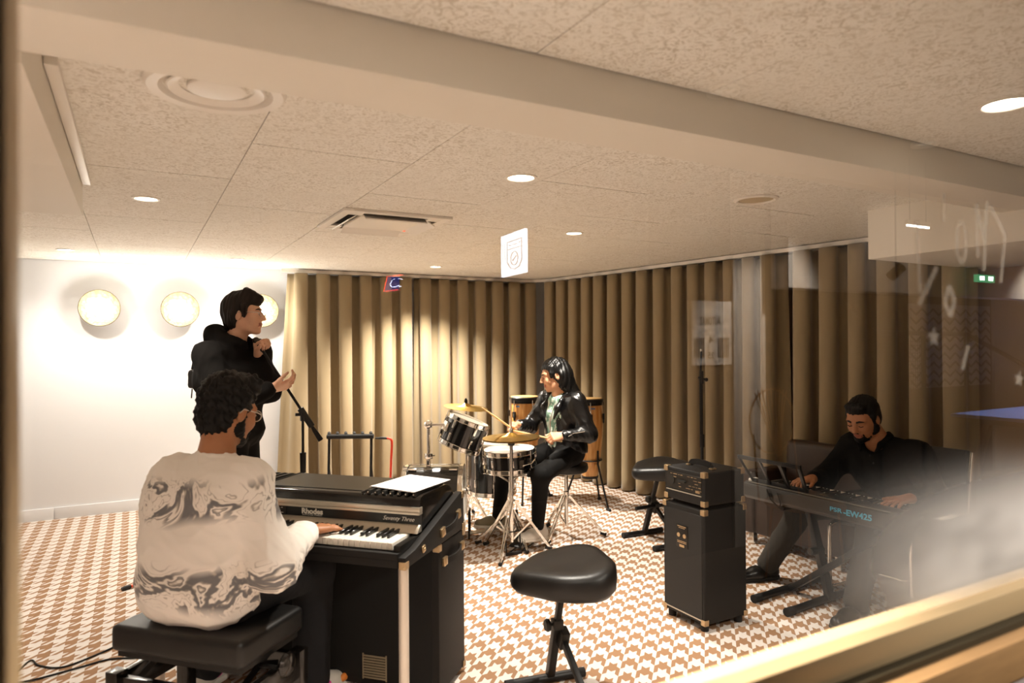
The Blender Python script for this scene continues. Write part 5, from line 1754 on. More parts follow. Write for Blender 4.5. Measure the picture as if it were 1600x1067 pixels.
        if disp is not None:
            N = np.zeros_like(V)
            fn_ = np.cross(V[F[:, 2]] - V[F[:, 0]], V[F[:, 3]] - V[F[:, 1]])
            for i in range(4):
                np.add.at(N, F[:, i], fn_)
            N /= np.maximum(np.linalg.norm(N, axis=1), 1e-12)[:, None]
            V = V + N * disp(V)[:, None]
        me = bpy.data.meshes.new(name)
        me.vertices.add(len(V))
        me.vertices.foreach_set('co', V.ravel())
        me.loops.add(4 * len(F))
        me.loops.foreach_set('vertex_index', F.ravel().astype(np.int32))
        me.polygons.add(len(F))
        me.polygons.foreach_set('loop_start', np.arange(0, 4 * len(F), 4, dtype=np.int32))
        me.polygons.foreach_set('use_smooth', np.ones(len(F), bool))
        me.update(calc_edges=True)
        me.validate()
        self.V, self.F = V, F
        return me

def wrinkle(amp, fr=16.0, seed=0, stretch=(1, 1, 0.5)):
    rn = np.random.RandomState(seed)
    K = [(rn.normal(size=3) * np.array(stretch), rn.normal(size=3) * 0.5, rn.rand() * 6.28) for _ in range(5)]
    def fn(P):
        o = np.zeros(len(P))
        for i, (k1, k2, ph) in enumerate(K):
            f = fr * 2.6 * (0.7 + 0.3 * i)
            o += (1 - np.abs(np.sin(P @ k1 * f * 0.5 + 1.5 * np.sin(P @ k2 * f * 0.35 + ph) + ph))) ** 2 / (1 + 0.5 * i)
        return amp * (o / 1.6 - 0.45)
    return fn
def strands(amp, seed=0, fr=120.0, stretch=(1, 1, 0.18)):
    rn = np.random.RandomState(seed)
    K = [(rn.normal(size=3) * np.array(stretch), rn.normal(size=3), rn.rand() * 6.28) for _ in range(6)]
    def fn(P):
        o = np.zeros(len(P))
        for i, (k1, k2, ph) in enumerate(K):
            o += np.sin(P @ k1 * fr * (0.6 + 0.25 * i) + 1.2 * np.sin(P @ k2 * 20 + ph))
        return amp * o / 3.0
    return fn

class Fig:
    """local frame of a person: f forward, l left, z up, origin on the floor"""
    def __init__(self, O, ang):
        a = math.radians(ang)
        self.F = np.array([math.cos(a), math.sin(a), 0.0])
        self.L = np.array([-self.F[1], self.F[0], 0.0])
        self.U = np.array([0, 0, 1.0])
        self.O = np.array([O[0], O[1], 0.0])
    def __call__(self, f, l, z):
        return self.O + self.F * f + self.L * l + self.U * z
    def vec(self, f, l, z):
        return self.F * f + self.L * l + self.U * z

def rot_head(fig, yaw, pitch, roll=0.0):
    """head axes (columns: forward, left, up) in world; yaw to the left, pitch up, roll to the right"""
    y, p, r = math.radians(yaw), math.radians(pitch), math.radians(roll)
    B = np.stack([fig.F, fig.L, fig.U], 1)
    Rz = np.array([[math.cos(y), -math.sin(y), 0], [math.sin(y), math.cos(y), 0], [0, 0, 1]])
    Ry = np.array([[math.cos(p), 0, -math.sin(p)], [0, 1, 0], [math.sin(p), 0, math.cos(p)]])
    Rx = np.array([[1, 0, 0], [0, math.cos(r), -math.sin(r)], [0, math.sin(r), math.cos(r)]])
    return B @ Rz @ Ry @ Rx

def add_head(s, c, R, female=False, sc=1.0):
    def W(x, y, z):
        return c + R @ (np.array([x, y, z]) * sc)
    jw = 0.90 if female else 1.0
    s.ell(W(-0.014, 0, 0.036), np.array((0.096, 0.076, 0.086)) * sc, R, 0.02)
    s.ell(W(0.020, 0, -0.026), np.array((0.070, 0.060 * jw, 0.078)) * sc, R, 0.03)
    for q in (-1, 1):
        s.cap(W(-0.012, q * 0.046 * jw, -0.050), W(0.050, q * 0.020 * jw, -0.090), 0.022 * sc, 0.016 * sc, 0.03)
        s.ell(W(0.056, q * 0.037, -0.026), np.array((0.027, 0.024, 0.028)) * sc, R, 0.02)
        s.cap(W(0.080, q * 0.012, 0.025), W(0.068, q * 0.046, 0.024), 0.011 * sc, 0.010 * sc, 0.015)
    s.cap(W(0.066, 0, -0.086), W(0.068, 0, -0.094), 0.018 * sc, None, 0.02)
    for q in (-1, 1):
        s.ell(W(0.098, q * 0.031, 0.004), np.array((0.020, 0.017, 0.012)) * sc, R, 0.012, True)
        s.ell(W(0.0765, q * 0.031, 0.003), np.array((0.0125, 0.0145, 0.0105)) * sc, R, 0.004)
        s.ell(W(-0.010, q * 0.077, -0.004), np.array((0.019, 0.009, 0.031)) * sc, R @ np.array([[0.97, 0, 0.24], [0, 1, 0], [-0.24, 0, 0.97]]), 0.006)
        s.ell(W(-0.004, q * 0.085, -0.002), np.array((0.009, 0.006, 0.016)) * sc, R, 0.005, True)
    s.chain([W(0.084, 0, 0.018), W(0.097, 0, -0.008), W(0.108, 0, -0.027)], [0.0075 * sc, 0.009 * sc, 0.0115 * sc], 0.012)
    for q in (-1, 1):
        s.ell(W(0.095, q * 0.012, -0.031), np.array((0.010, 0.008, 0.008)) * sc, R, 0.008)
    s.cap(W(0.085, -0.017, -0.0545), W(0.085, 0.017, -0.0545), 0.0065 * sc, None, 0.008)
    s.cap(W(0.083, -0.014, -0.0655), W(0.083, 0.014, -0.0655), 0.0075 * sc, None, 0.008)
    s.cap(W(0.096, -0.022, -0.0598), W(0.096, 0.022, -0.0598), 0.0035 * sc, None, 0.004, True)
    return W

def add_hand(s, wrist, d, n, side, curl=(0.3, 0.5, 0.3), spread=0.12, thumb=(0.6, 0.5), sc=1.0, k=0.006):
    """d: finger direction, n: palm normal (side the fingers curl to), side: towards the thumb"""
    w = np.array(wrist, float)
    d = np.array(d, float) / np.linalg.norm(d)
    n = np.array(n, float)
    n = n - d * (n @ d)
    n /= np.linalg.norm(n)
    t = np.cross(n, d)
    if t @ np.array(side, float) < 0:
        t = -t
    lens = [0.94, 1.04, 0.97, 0.78]
    for i in range(4):
        off = (1.5 - i) * 0.0195 * sc
        kb = w + d * (0.088 - 0.004 * abs(i - 1.2)) * sc + t * off
        s.cap(w + t * off * 0.55 + d * 0.012 * sc, kb, 0.0155 * sc, 0.0115 * sc, 0.014)
        a = 0.0
        p = kb
        dd0 = d + t * (1.5 - i) * spread
        dd0 /= np.linalg.norm(dd0)
        rr = [0.0098, 0.0088, 0.0080, 0.0068]
        for j, ln in enumerate((0.043, 0.027, 0.022)):
            a += curl[j]
            v = dd0 * math.cos(a) + n * math.sin(a)
            q = p + v * ln * lens[i] * sc
            s.cap(p, q, rr[j] * sc, rr[j + 1] * sc, k)
            p = q
    b = w + d * 0.028 * sc + t * 0.024 * sc
    v = d * math.cos(thumb[0]) + t * math.sin(thumb[0]) + n * thumb[1] * 0.6
    v /= np.linalg.norm(v)
    m1 = b + v * 0.036 * sc
    s.cap(w + d * 0.015 * sc + t * 0.012 * sc, m1, 0.0165 * sc, 0.012 * sc, 0.014)
    v2 = v * 0.9 + d * 0.35 + n * thumb[1] * 0.5
    v2 /= np.linalg.norm(v2)
    m2 = m1 + v2 * 0.032 * sc
    s.cap(m1, m2, 0.0112 * sc, 0.0098 * sc, k)
    s.cap(m2, m2 + (v2 + d * 0.3) / np.linalg.norm(v2 + d * 0.3) * 0.024 * sc, 0.0098 * sc, 0.0076 * sc, k)

def add_torso(s, fig, pel, che, nb, sl, sr, g=0.0, w=1.0, depth=1.0, k=0.06, belly=0.0):
    pel, che, nb, sl, sr = [np.array(p) for p in (pel, che, nb, sl, sr)]
    sd = (sl - sr) / np.linalg.norm(sl - sr)
    ps = fig.L * 0.6 + sd * 0.4
    ps /= np.linalg.norm(ps)
    wst = pel * 0.5 + che * 0.5
    s.cap(pel - ps * 0.075 * w, pel + ps * 0.075 * w, 0.105 * depth + g, None, k)
    s.cap(wst - ps * 0.060 * w, wst + ps * 0.060 * w, 0.098 * depth + g + belly, None, k)
    s.cap(che - sd * 0.085 * w, che + sd * 0.085 * w, 0.105 * depth + g, None, k)
    up = (nb - che) / np.linalg.norm(nb - che)
    s.cap(sr, sl, 0.052 + g, None, k)
    s.cap(sr * 0.6 + sl * 0.4, nb - up * 0.01, 0.055 + g * 0.7, 0.045 + g * 0.5, k * 0.8)
    s.cap(sr * 0.4 + sl * 0.6, nb - up * 0.01, 0.055 + g * 0.7, 0.045 + g * 0.5, k * 0.8)

def skin_material(name, color):
    m = bpy.data.materials.new(name)
    m.use_nodes = True
    nt = m.node_tree
    b = nt.nodes['Principled BSDF']
    tc = nt.nodes.new('ShaderNodeTexCoord')
    n = nt.nodes.new('ShaderNodeTexNoise')
    n.inputs['Scale'].default_value = 22
    nt.links.new(tc.outputs['Object'], n.inputs['Vector'])
    r = nt.nodes.new('ShaderNodeValToRGB')
    c = lin(color)
    r.color_ramp.elements[0].position = 0.3
    r.color_ramp.elements[1].position = 0.7
    r.color_ramp.elements[0].color = (c[0] * 0.92, c[1] * 0.86, c[2] * 0.84, 1)
    r.color_ramp.elements[1].color = (*c, 1)
    nt.links.new(n.outputs['Fac'], r.inputs[0])
    nt.links.new(r.outputs[0], b.inputs['Base Color'])
    b.inputs['Roughness'].default_value = 0.48
    b.inputs['Subsurface Weight'].default_value = 0.12
    b.inputs['Subsurface Radius'].default_value = (0.012, 0.005, 0.003)
    b.inputs['Subsurface Scale'].default_value = 0.6
    return m

def person(name_label, sdf, skin, lipmat, c, R, loc):
    """body mesh becomes the top-level person; lips get their own tint"""
    me = sdf.mesh('person')
    V, F = sdf.V, sdf.F
    cen = (V[F].mean(1) - c) @ R
    lips = (cen[:, 0] > 0.080) & (np.abs(cen[:, 1]) < 0.024) & (cen[:, 2] < -0.0495) & (cen[:, 2] > -0.0725)
    me.transform(Matrix.Translation(-Vector(loc)))
    o = bpy.data.objects.new('person', me)
    COL.objects.link(o)
    me.materials.append(skin)
    me.materials.append(lipmat)
    me.polygons.foreach_set('material_index', lips.astype(np.int32))
    o.location = loc
    XF[o] = Matrix.Translation(Vector(loc))
    return tag(o, name_label, 'person', 'four musicians')

def part(o, name, sdf, m, disp=None, smooth=1):
    return link_mesh(name, sdf.mesh(name, disp, smooth), m, o, world=True)

def face_bits(o, W, R, brow, eye=True, closed=False, sc=1.0, brow_w=0.0045):
    for q in (-1, 1):
        b = MB().tube([W(0.0905, q * 0.014, 0.0235), W(0.0885, q * 0.030, 0.0285), W(0.074, q * 0.050, 0.0225)], [brow_w, brow_w * 1.1, brow_w * 0.5], 6)
        b.build('eyebrow', brow, o, world=True)
        if closed:
            MB().tube([W(0.0855, q * 0.019, -0.001), W(0.0895, q * 0.031, -0.0045), W(0.0835, q * 0.044, -0.001)], 0.0022, 6).build('eyelashes', brow, o, world=True)
        else:
            m = MB().ball((0, 0, 0), 0.0068 * sc, 10, (0.5, 1.25, 0.62))
            m.v = [tuple(np.array(W(0.0872, q * 0.031, 0.003)) + R @ np.array(p)) for p in m.v]
            eo = m.build('eye', mat('eye_white', 'd8cfc6', 0.3), o, world=True)
            m = MB().ball((0, 0, 0), 0.0040 * sc, 10, (0.5, 1, 1))
            m.v = [tuple(np.array(W(0.0893, q * 0.031, 0.003)) + R @ np.array(p)) for p in m.v]
            m.build('iris', mat('dark_iris', '1c120c', 0.2), eo, world=True)

def glasses(o, W, m, r=0.022):
    g = thing_part = MB()
    for q in (-1, 1):
        pts = [W(0.098, q * 0.031 + r * math.cos(a), 0.002 + r * 0.85 * math.sin(a)) for a in [i * PI / 8 for i in range(17)]]
        g.tube(pts, 0.0018, 6, False)
        g.tube([W(0.095, q * 0.053, 0.008), W(0.06, q * 0.074, 0.010), W(-0.012, q * 0.083, 0.012), W(-0.028, q * 0.082, -0.004)], 0.0020, 6)
    g.tube([W(0.099, -0.010, 0.006), W(0.104, 0, 0.009), W(0.099, 0.010, 0.006)], 0.0018, 6)
    go = g.build('glasses', m, o, world=True)
    for q in (-1, 1):
        me = bpy.data.meshes.new('lens')
        pts = [tuple(W(0.098, q * 0.031 + r * 0.97 * math.cos(a), 0.002 + r * 0.82 * math.sin(a))) for a in [i * PI / 8 for i in range(16)]]
        me.from_pydata(pts, [], [tuple(range(16))])
        link_mesh('lens', me, M_lensglass, go, world=True)
M_lensglass = bpy.data.materials.new('spectacle_lens')
M_lensglass.use_nodes = True
_nt = M_lensglass.node_tree
_nt.nodes.clear()
_o, _t, _g, _m = [_nt.nodes.new(x) for x in ('ShaderNodeOutputMaterial', 'ShaderNodeBsdfTransparent', 'ShaderNodeBsdfGlossy', 'ShaderNodeMixShader')]
_g.inputs['Roughness'].default_value = 0.05
_m.inputs[0].default_value = 0.08
_nt.links.new(_t.outputs[0], _m.inputs[1])
_nt.links.new(_g.outputs[0], _m.inputs[2])
_nt.links.new(_m.outputs[0], _o.inputs[0])

def shoe(o, heel, toe, m_up, m_sole, h=0.075, w=0.040, accents=()):
    heel, toe = np.array(heel, float), np.array(toe, float)
    d = toe - heel
    L = np.linalg.norm(d[:2])
    d = d / np.linalg.norm(d)
    sd = np.cross([0, 0, 1.0], d)
    sd /= np.linalg.norm(sd)
    up = np.cross(d, sd)
    s = SDF(0.005)
    s.cap(heel + d * 0.02 + up * 0.045, heel + d * L * 0.55 + up * 0.042, w * 0.92, w * 0.98, 0.03)
    s.cap(heel + d * L * 0.5 + up * 0.036, toe - d * 0.03 + up * 0.030, w, w * 0.80, 0.03)
    s.cap(heel + d * 0.035 + up * 0.05, heel + d * 0.045 + up * (h + 0.035), w * 0.85, w * 0.80, 0.03)
    s.cut(heel + up * 0.018, -up, 0.004)
    s.cut(heel + up * (h + 0.035), up, 0.006)
    so = part(o, 'shoe', s, m_up)
    s = SDF(0.005)
    s.cap(heel + d * 0.02 + up * 0.014, heel + d * L * 0.55 + up * 0.014, w * 1.02, w * 1.06, 0.02)
    s.cap(heel + d * L * 0.5 + up * 0.014, toe - d * 0.03 + up * 0.014, w * 1.08, w * 0.90, 0.02)
    s.cut(heel + up * 0.024, up, 0.003)
    s.cut(heel, -up, 0.003)
    part(so, 'sole', s, m_sole)
    for (t, zz, sz, mm) in accents:
        for q in (-1, 1):
            a = SDF(0.004)
            a.ell(heel + d * L * t + up * zz + sd * q * w * 0.86, (sz, sz * 0.6, 0.012), np.stack([d, up, sd], 1), 0.01)
            part(so, 'colour_patch', a, mm)
    lc = MB()
    for k in range(4):
        p = heel + d * (L * 0.42 + 0.018 * k) + up * (0.088 - 0.006 * k)
        lc.tube([p - sd * 0.022, p + up * 0.003, p + sd * 0.022], 0.0028, 5)
    lc.build('laces', m_sole, so, world=True)
    return so

# ---------------------------------------------------------------- materials for clothes
M_hair_db = mat('dark_brown_hair', '150c07', 0.5, spec=0.25, noise=(60, 0.35, (1, 1, 0.2)))
M_hair_bk = mat('black_hair', '060403', 0.5, spec=0.25, noise=(60, 0.4, (1, 1, 0.2)))
M_hair_long = mat('long_black_hair', '050403', 0.42, spec=0.3, noise=(80, 0.4, (1, 1, 0.05)))
M_hood = mat('black_cotton', '0c0907', 0.95, spec=0.2, bump=(160, 0.25, 0.001))
M_trous = mat('black_trousers', '0a0807', 0.9, spec=0.2, bump=(200, 0.2, 0.001))
M_denim = mat('dark_navy_denim', '0d0f14', 0.9, noise=(40, 0.2), bump=(300, 0.3, 0.001))
M_leather = mat('black_biker_leather', '070606', 0.34, bump=(45, 0.3, 0.003))
M_shirtk = mat('black_shirt_cotton', '080706', 0.9, spec=0.2, bump=(200, 0.2, 0.001))
M_grey = mat('charcoal_trousers', '2c2822', 0.9, bump=(200, 0.2, 0.001))
M_trainer = mat('white_trainer', 'dcd6cc', 0.6)
M_soleW = mat('white_rubber_sole', 'e6e0d6', 0.6)
M_blacksh = mat('black_shoe_leather', '100e0c', 0.3)
M_pink = mat('hot_pink_fabric', 'e0339a', 0.6)
M_orange = mat('orange_fabric', 'e88a3a', 0.6)
M_lipM = mat('natural_lips', '9a5a48', 0.45)
M_lipF = mat('red_lips', 'a8483e', 0.4)

def marble_shirt():
    m = bpy.data.materials.new('white_marble_print_sweatshirt')
    m.use_nodes = True
    nt = m.node_tree
    b = nt.nodes['Principled BSDF']
    b.inputs['Roughness'].default_value = 0.9
    b.inputs['Sheen Weight'].default_value = 0.1
    tc = nt.nodes.new('ShaderNodeTexCoord')
    mp = nt.nodes.new('ShaderNodeMapping')
    mp.inputs['Scale'].default_value = (1, 1, 1.5)
    nt.links.new(tc.outputs['Object'], mp.inputs[0])
    n1 = nt.nodes.new('ShaderNodeTexNoise')
    n1.inputs['Scale'].default_value = 2.5
    n1.inputs['Detail'].default_value = 3
    n1.inputs['Distortion'].default_value = 3.2
    nt.links.new(mp.outputs[0], n1.inputs['Vector'])
    # thin veins where the noise crosses certain values
    r = nt.nodes.new('ShaderNodeValToRGB')
    cr = r.color_ramp
    W_, G_, B_ = (1, 1, 1, 1), (*lin('b5b1ac'), 1), (*lin('7d8087'), 1)
    cr.elements[0].position, cr.elements[0].color = 0.0, W_
    cr.elements[1].position, cr.elements[1].color = 1.0, W_
    for p, col in ((0.37, W_), (0.385, G_), (0.40, W_), (0.455, W_), (0.462, G_), (0.47, W_), (0.505, W_), (0.52, G_), (0.53, B_), (0.58, B_), (0.60, G_), (0.615, W_), (0.64, W_), (0.65, B_), (0.67, G_), (0.69, W_)):
        e = cr.elements.new(p)
        e.color = col
    nt.links.new(n1.outputs['Fac'], r.inputs[0])
    # where the print is strong: a band across the shoulders and one near the waist
    n2 = nt.nodes.new('ShaderNodeTexNoise')
    n2.inputs['Scale'].default_value = 2.4
    nt.links.new(tc.outputs['Object'], n2.inputs['Vector'])
    sz = nt.nodes.new('ShaderNodeSeparateXYZ')
    nt.links.new(tc.outputs['Object'], sz.inputs[0])
    wv = nt.nodes.new('ShaderNodeMath')
    wv.operation = 'MULTIPLY_ADD'
    wv.inputs[1].default_value = 24.0
    wv.inputs[2].default_value = -9.84
    nt.links.new(sz.outputs[2], wv.inputs[0])
    cs_ = nt.nodes.new('ShaderNodeMath')
    cs_.operation = 'COSINE'
    nt.links.new(wv.outputs[0], cs_.inputs[0])
    ad = nt.nodes.new('ShaderNodeMath')
    ad.operation = 'MULTIPLY_ADD'
    ad.inputs[1].default_value = 3.2
    nt.links.new(n2.outputs['Fac'], ad.inputs[0])
    nt.links.new(cs_.outputs[0], ad.inputs[2])
    mr = nt.nodes.new('ShaderNodeMapRange')
    mr.inputs[1].default_value = 1.25
    mr.inputs[2].default_value = 2.1
    nt.links.new(ad.outputs[0], mr.inputs[0])
    mx = nt.nodes.new('ShaderNodeMix')
    mx.data_type = 'RGBA'
    mx.blend_type = 'MIX'
    mx.inputs[6].default_value = W_
    nt.links.new(mr.outputs[0], mx.inputs[0])
    nt.links.new(r.outputs[0], mx.inputs[7])
    ml = nt.nodes.new('ShaderNodeMix')
    ml.data_type = 'RGBA'
    ml.blend_type = 'MULTIPLY'
    ml.inputs[0].default_value = 1.0
    ml.inputs[6].default_value = (*lin('f6f1ea'), 1)
    nt.links.new(mx.outputs[2], ml.inputs[7])
    nt.links.new(ml.outputs[2], b.inputs['Base Color'])
    return m
M_marble = marble_shirt()
def print_shirt():
    m = bpy.data.materials.new('green_white_print_blouse')
    m.use_nodes = True
    nt = m.node_tree
    b = nt.nodes['Principled BSDF']
    b.inputs['Roughness'].default_value = 0.8
    tc = nt.nodes.new('ShaderNodeTexCoord')
    n = nt.nodes.new('ShaderNodeTexWave')
    n.inputs['Scale'].default_value = 22
    n.inputs['Distortion'].default_value = 8
    nt.links.new(tc.outputs['Object'], n.inputs['Vector'])
    r = nt.nodes.new('ShaderNodeValToRGB')
    r.color_ramp.elements[0].color = (*lin('6f9c86'), 1)
    r.color_ramp.elements[1].color = (*lin('dfe8dc'), 1)
    nt.links.new(n.outputs['Fac'], r.inputs[0])
    nt.links.new(r.outputs[0], b.inputs['Base Color'])
    return m

# ================================================================ singer (standing, profile to the right)
fg = Fig((0.52, 4.30), -28.9)
PEL, CHE, NB = fg(-0.02, 0, 0.93), fg(-0.035, 0.0, 1.24), fg(-0.005, 0, 1.425)
SR, SL = fg(-0.095, -0.165, 1.37), fg(0.065, 0.155, 1.385)
ER, WR = fg(0.03, -0.24, 1.08), fg(0.235, -0.10, 1.175)
EL, WL = fg(0.150, 0.125, 1.150), fg(0.125, 0.030, 1.352)
HC = fg(0.052, 0.0, 1.605)
HR = rot_head(fg, 3, 2)
s = SDF(0.0055)
HW = add_head(s, HC, HR, sc=1.04)
s.cap(HW(-0.03, 0, -0.05), NB, 0.054, 0.060, 0.03)
add_torso(s, fg, PEL, CHE, NB, SL, SR, -0.03)
s.chain([SR, ER, WR], [0.045, 0.036, 0.026], 0.02)
s.chain([SL, EL, WL], [0.045, 0.036, 0.027], 0.02)
add_hand(s, WR, fg.vec(0.80, 0.50, 0.20), fg.vec(-0.1, 0.6, 0.75), fg.vec(-0.5, -0.4, 0.7), (0.35, 0.7, 0.5), 0.16, (0.9, 0.3), 1.08)
fist = fg(0.150, 0.0, 1.425)
add_hand(s, WL, fg.vec(0.10, -0.25, 0.95), fg.vec(0.9, -0.35, -0.1), fg.vec(0.55, -0.75, 0.2), (1.15, 1.35, 0.9), 0.02, (0.6, 1.1), 1.12)
for q in (-1, 1):
    s.chain([fg(-0.02, q * 0.095, 0.90), fg(0.0, q * 0.11, 0.50), fg(-0.03, q * 0.12, 0.08)], [0.07, 0.05, 0.04], 0.03)
M_skinA = skin_material('fair_skin', 'dcae90')
p1 = person('standing singer in a black hoodie holding a microphone stand', s, M_skinA, M_lipM, HC, HR, (0.52, 4.30, 0))
face_bits(p1, HW, HR, M_hair_db)
glasses(p1, HW, M_rod)
# hoodie
s = SDF(0.0075)
add_torso(s, fg, PEL + fg.vec(0.005, 0, 0.0), CHE, NB - fg.vec(0, 0, 0.02), SL, SR, 0.027, 1.05, 1.02, k=0.045, belly=0.010)
s.chain([SR, ER, WR - (WR - ER) * 0.06], [0.074, 0.066, 0.048], 0.04)
s.chain([SL, EL, WL - (WL - EL) * 0.10], [0.070, 0.062, 0.046], 0.04)
# hood lying on the shoulders
for a in range(12):
    t0, t1 = PI * (0.02 + a / 12 * 1.96) , PI * (0.02 + (a + 1) / 12 * 1.96)
    def hp_(t):
        return fg(-0.02 - 0.088 * math.cos(t), 0.085 * math.sin(t), 1.462 + 0.030 * math.cos(t))
    r0 = 0.026 + 0.026 * max(0, math.cos(t0))
    s.cap(hp_(t0), hp_(t1), r0, 0.026 + 0.026 * max(0, math.cos(t1)), 0.03)
s.cap(fg(-0.125, 0, 1.46), fg(-0.165, 0, 1.36), 0.055, 0.03, 0.06)
s.cap(HW(-0.03, 0, -0.06), NB + fg.vec(0.05, 0, 0.03), 0.060, 0.058, 0.015, True)
s.cut(fg(0, 0, 0.80), (0, 0, -1), 0.01)
part(p1, 'hoodie', s, M_hood, wrinkle(0.010, 15, 3))
s = SDF(0.0075)
s.cap(WR - (WR - ER) * 0.16, WR - (WR - ER) * 0.02, 0.044, 0.040, 0.01)
part(p1, 'cuff', s, M_hood)
s = SDF(0.0075)
s.cap(WL - (WL - EL) * 0.22, WL - (WL - EL) * 0.04, 0.043, 0.040, 0.01)
part(p1, 'cuff', s, M_hood)
s = SDF(0.0085)
s.cap(PEL - fg.L * 0.07, PEL + fg.L * 0.07, 0.125, None, 0.04)
for q in (-1, 1):
    s.chain([fg(-0.02, q * 0.09, 0.88), fg(0.005, q * 0.11, 0.50), fg(-0.02, q * 0.125, 0.05)], [0.112, 0.100, 0.098], 0.04)
s.cut(fg(0, 0, 0.035), (0, 0, -1), 0.01)
part(p1, 'trousers', s, M_trous, wrinkle(0.006, 12, 4))
for q in (-1, 1):
    shoe(p1, fg(-0.10, q * 0.125, 0.0), fg(0.19, q * 0.15, 0.0), M_blacksh, M_soleW)
# hair: short, swept, covering the ears' tops
s = SDF(0.0055)
s.ell(HW(-0.020, 0, 0.046), (0.112, 0.092, 0.096), HR, 0.02)
s.ell(HW(-0.058, 0, -0.02), (0.064, 0.076, 0.085), HR, 0.03)
s.cap(HW(0.03, -0.02, 0.118), HW(0.085, 0.0, 0.092), 0.034, 0.020, 0.03)
s.cap(HW(0.03, 0.045, 0.105), HW(0.085, 0.030, 0.085), 0.030, 0.018, 0.03)
for q in (-1, 1):
    s.cap(HW(0.02, q * 0.078, 0.04), HW(0.018, q * 0.080, -0.012), 0.018, 0.010, 0.02)
    s.cap(HW(-0.045, q * 0.072, 0.0), HW(-0.050, q * 0.062, -0.055), 0.026, 0.018, 0.02)
s.box(HW(0.118, 0, -0.018), (0.085, 0.12, 0.068), HR, 0.02, 0.015, True)
for q in (-1, 1):
    s.ell(HW(-0.008, q * 0.09, -0.012), (0.022, 0.016, 0.026), HR, 0.008, True)
part(p1, 'hair', s, M_hair_db, strands(0.0045, 1))

bg = thing('shoulder_bag', 'small black pouch bag hanging at the back of the singer', 'bag', fg(-0.235, -0.05, 1.17))
s = SDF(0.006)
s.box(fg(-0.215, -0.05, 1.235), (0.028, 0.055, 0.055), np.stack([fg.F, fg.L, fg.U], 1), 0.02, 0.01)
link_mesh('pouch', s.mesh('pouch', wrinkle(0.004, 30, 30)), mat('black_nylon', '0e0c0a', 0.4), bg, world=True)
MB().tube(bez([fg(-0.235, -0.05, 1.29), fg(-0.20, -0.07, 1.38), fg(-0.10, -0.10, 1.445)], 5), 0.008, 6).build('strap', M_rubber, bg, world=True)
MB().tube([fg(-0.245, -0.03, 1.175), fg(-0.25, -0.03, 1.12)], 0.004, 6).build('cord', M_rubber, bg, world=True)

# ================================================================ pianist (seated, back to the camera)
fg = Fig((0.224, 2.58), 44)
PEL, CHE, NB = fg(-0.02, 0.02, 0.585), fg(0.035, 0.05, 0.86), fg(0.095, 0.05, 1.035)
SR, SL = fg(0.065, -0.105, 0.945), fg(0.06, 0.195, 0.945)
ER, WR = fg(-0.010, -0.265, 0.685), fg(0.265, -0.210, 0.728)
EL, WL = fg(0.13, 0.255, 0.715), fg(0.33, 0.13, 0.745)
HC = fg(0.165, 0.052, 1.175)
HR = rot_head(fg, -10, -14)
s = SDF(0.0055)
HW = add_head(s, HC, HR, sc=1.04)
s.cap(HW(-0.03, 0, -0.05), NB, 0.056, 0.064, 0.03)
add_torso(s, fg, PEL, CHE, NB, SL, SR, -0.03)
s.chain([SR, ER, WR], [0.045, 0.036, 0.027], 0.02)
s.chain([SL, EL, WL], [0.045, 0.036, 0.027], 0.02)
add_hand(s, WR, fg.vec(0.93, -0.36, -0.06), fg.vec(0, 0, -1), fg.vec(0.2, 0.9, 0), (0.12, 0.42, 0.35), 0.14, (0.75, 0.3))
add_hand(s, WL, fg.vec(0.95, 0.2, -0.06), fg.vec(0, 0, -1), fg.vec(0.2, -0.9, 0), (0.12, 0.42, 0.35), 0.14, (0.75, 0.3))
KR, AR = fg(0.415, -0.135, 0.535), fg(0.415, -0.125, 0.10)
KL, AL = fg(0.36, 0.26, 0.53), fg(0.40, 0.36, 0.10)
s.chain([fg(0, -0.09, 0.57), KR, AR], [0.07, 0.055, 0.042], 0.03)
s.chain([fg(0, 0.10, 0.57), KL, AL], [0.07, 0.055, 0.042], 0.03)
M_skinB = skin_material('tan_skin', 'b07a54')
p2 = person('pianist in white marbled sweatshirt seated at the electric piano', s, M_skinB, M_lipM, HC, HR, (0.224, 2.58, 0.49))
face_bits(p2, HW, HR, M_hair_bk)
glasses(p2, HW, mat('clear_pale_frame', 'd9cfc2', 0.25), 0.023)
s = SDF(0.007)
add_torso(s, fg, PEL + fg.vec(-0.01, 0, 0.02), CHE, NB - fg.vec(0, 0, 0.03), SL, SR, 0.030, 1.08, 1.05, k=0.05, belly=0.016)
s.chain([SR, ER, WR - (WR - ER) * 0.12], [0.074, 0.074, 0.054], 0.040)
s.chain([SL, EL, WL - (WL - EL) * 0.12], [0.076, 0.066, 0.046], 0.045)
s.cap(HW(-0.03, 0, -0.06), NB + fg.vec(0.03, 0, 0.03), 0.060, 0.062, 0.012, True)
s.cut(fg(0, 0, 0.505), fg.vec(0.25, 0, -1), 0.012)
part(p2, 'sweatshirt', s, M_marble, wrinkle(0.011, 14, 8, (1, 1, 0.8)))
s = SDF(0.005)
_nk = [NB + fg.vec(0.010 + 0.076 * math.cos(a), 0.078 * math.sin(a), -0.022 - 0.020 * math.cos(a)) for a in [i * PI / 8 for i in range(17)]]
s.chain(_nk, [0.012] * 17, 0.008)
part(p2, 'neck_rib', s, M_marble)
s = SDF(0.006)
s.cap(WR - (WR - ER) * 0.17, WR - (WR - ER) * 0.03, 0.043, 0.036, 0.01)
part(p2, 'cuff', s, M_marble)
s = SDF(0.006)
s.cap(WL - (WL - EL) * 0.17, WL - (WL - EL) * 0.03, 0.043, 0.036, 0.01)
part(p2, 'cuff', s, M_marble)
s = SDF(0.0075)
s.cap(PEL - fg.L * 0.08, PEL + fg.L * 0.08, 0.118, None, 0.04)
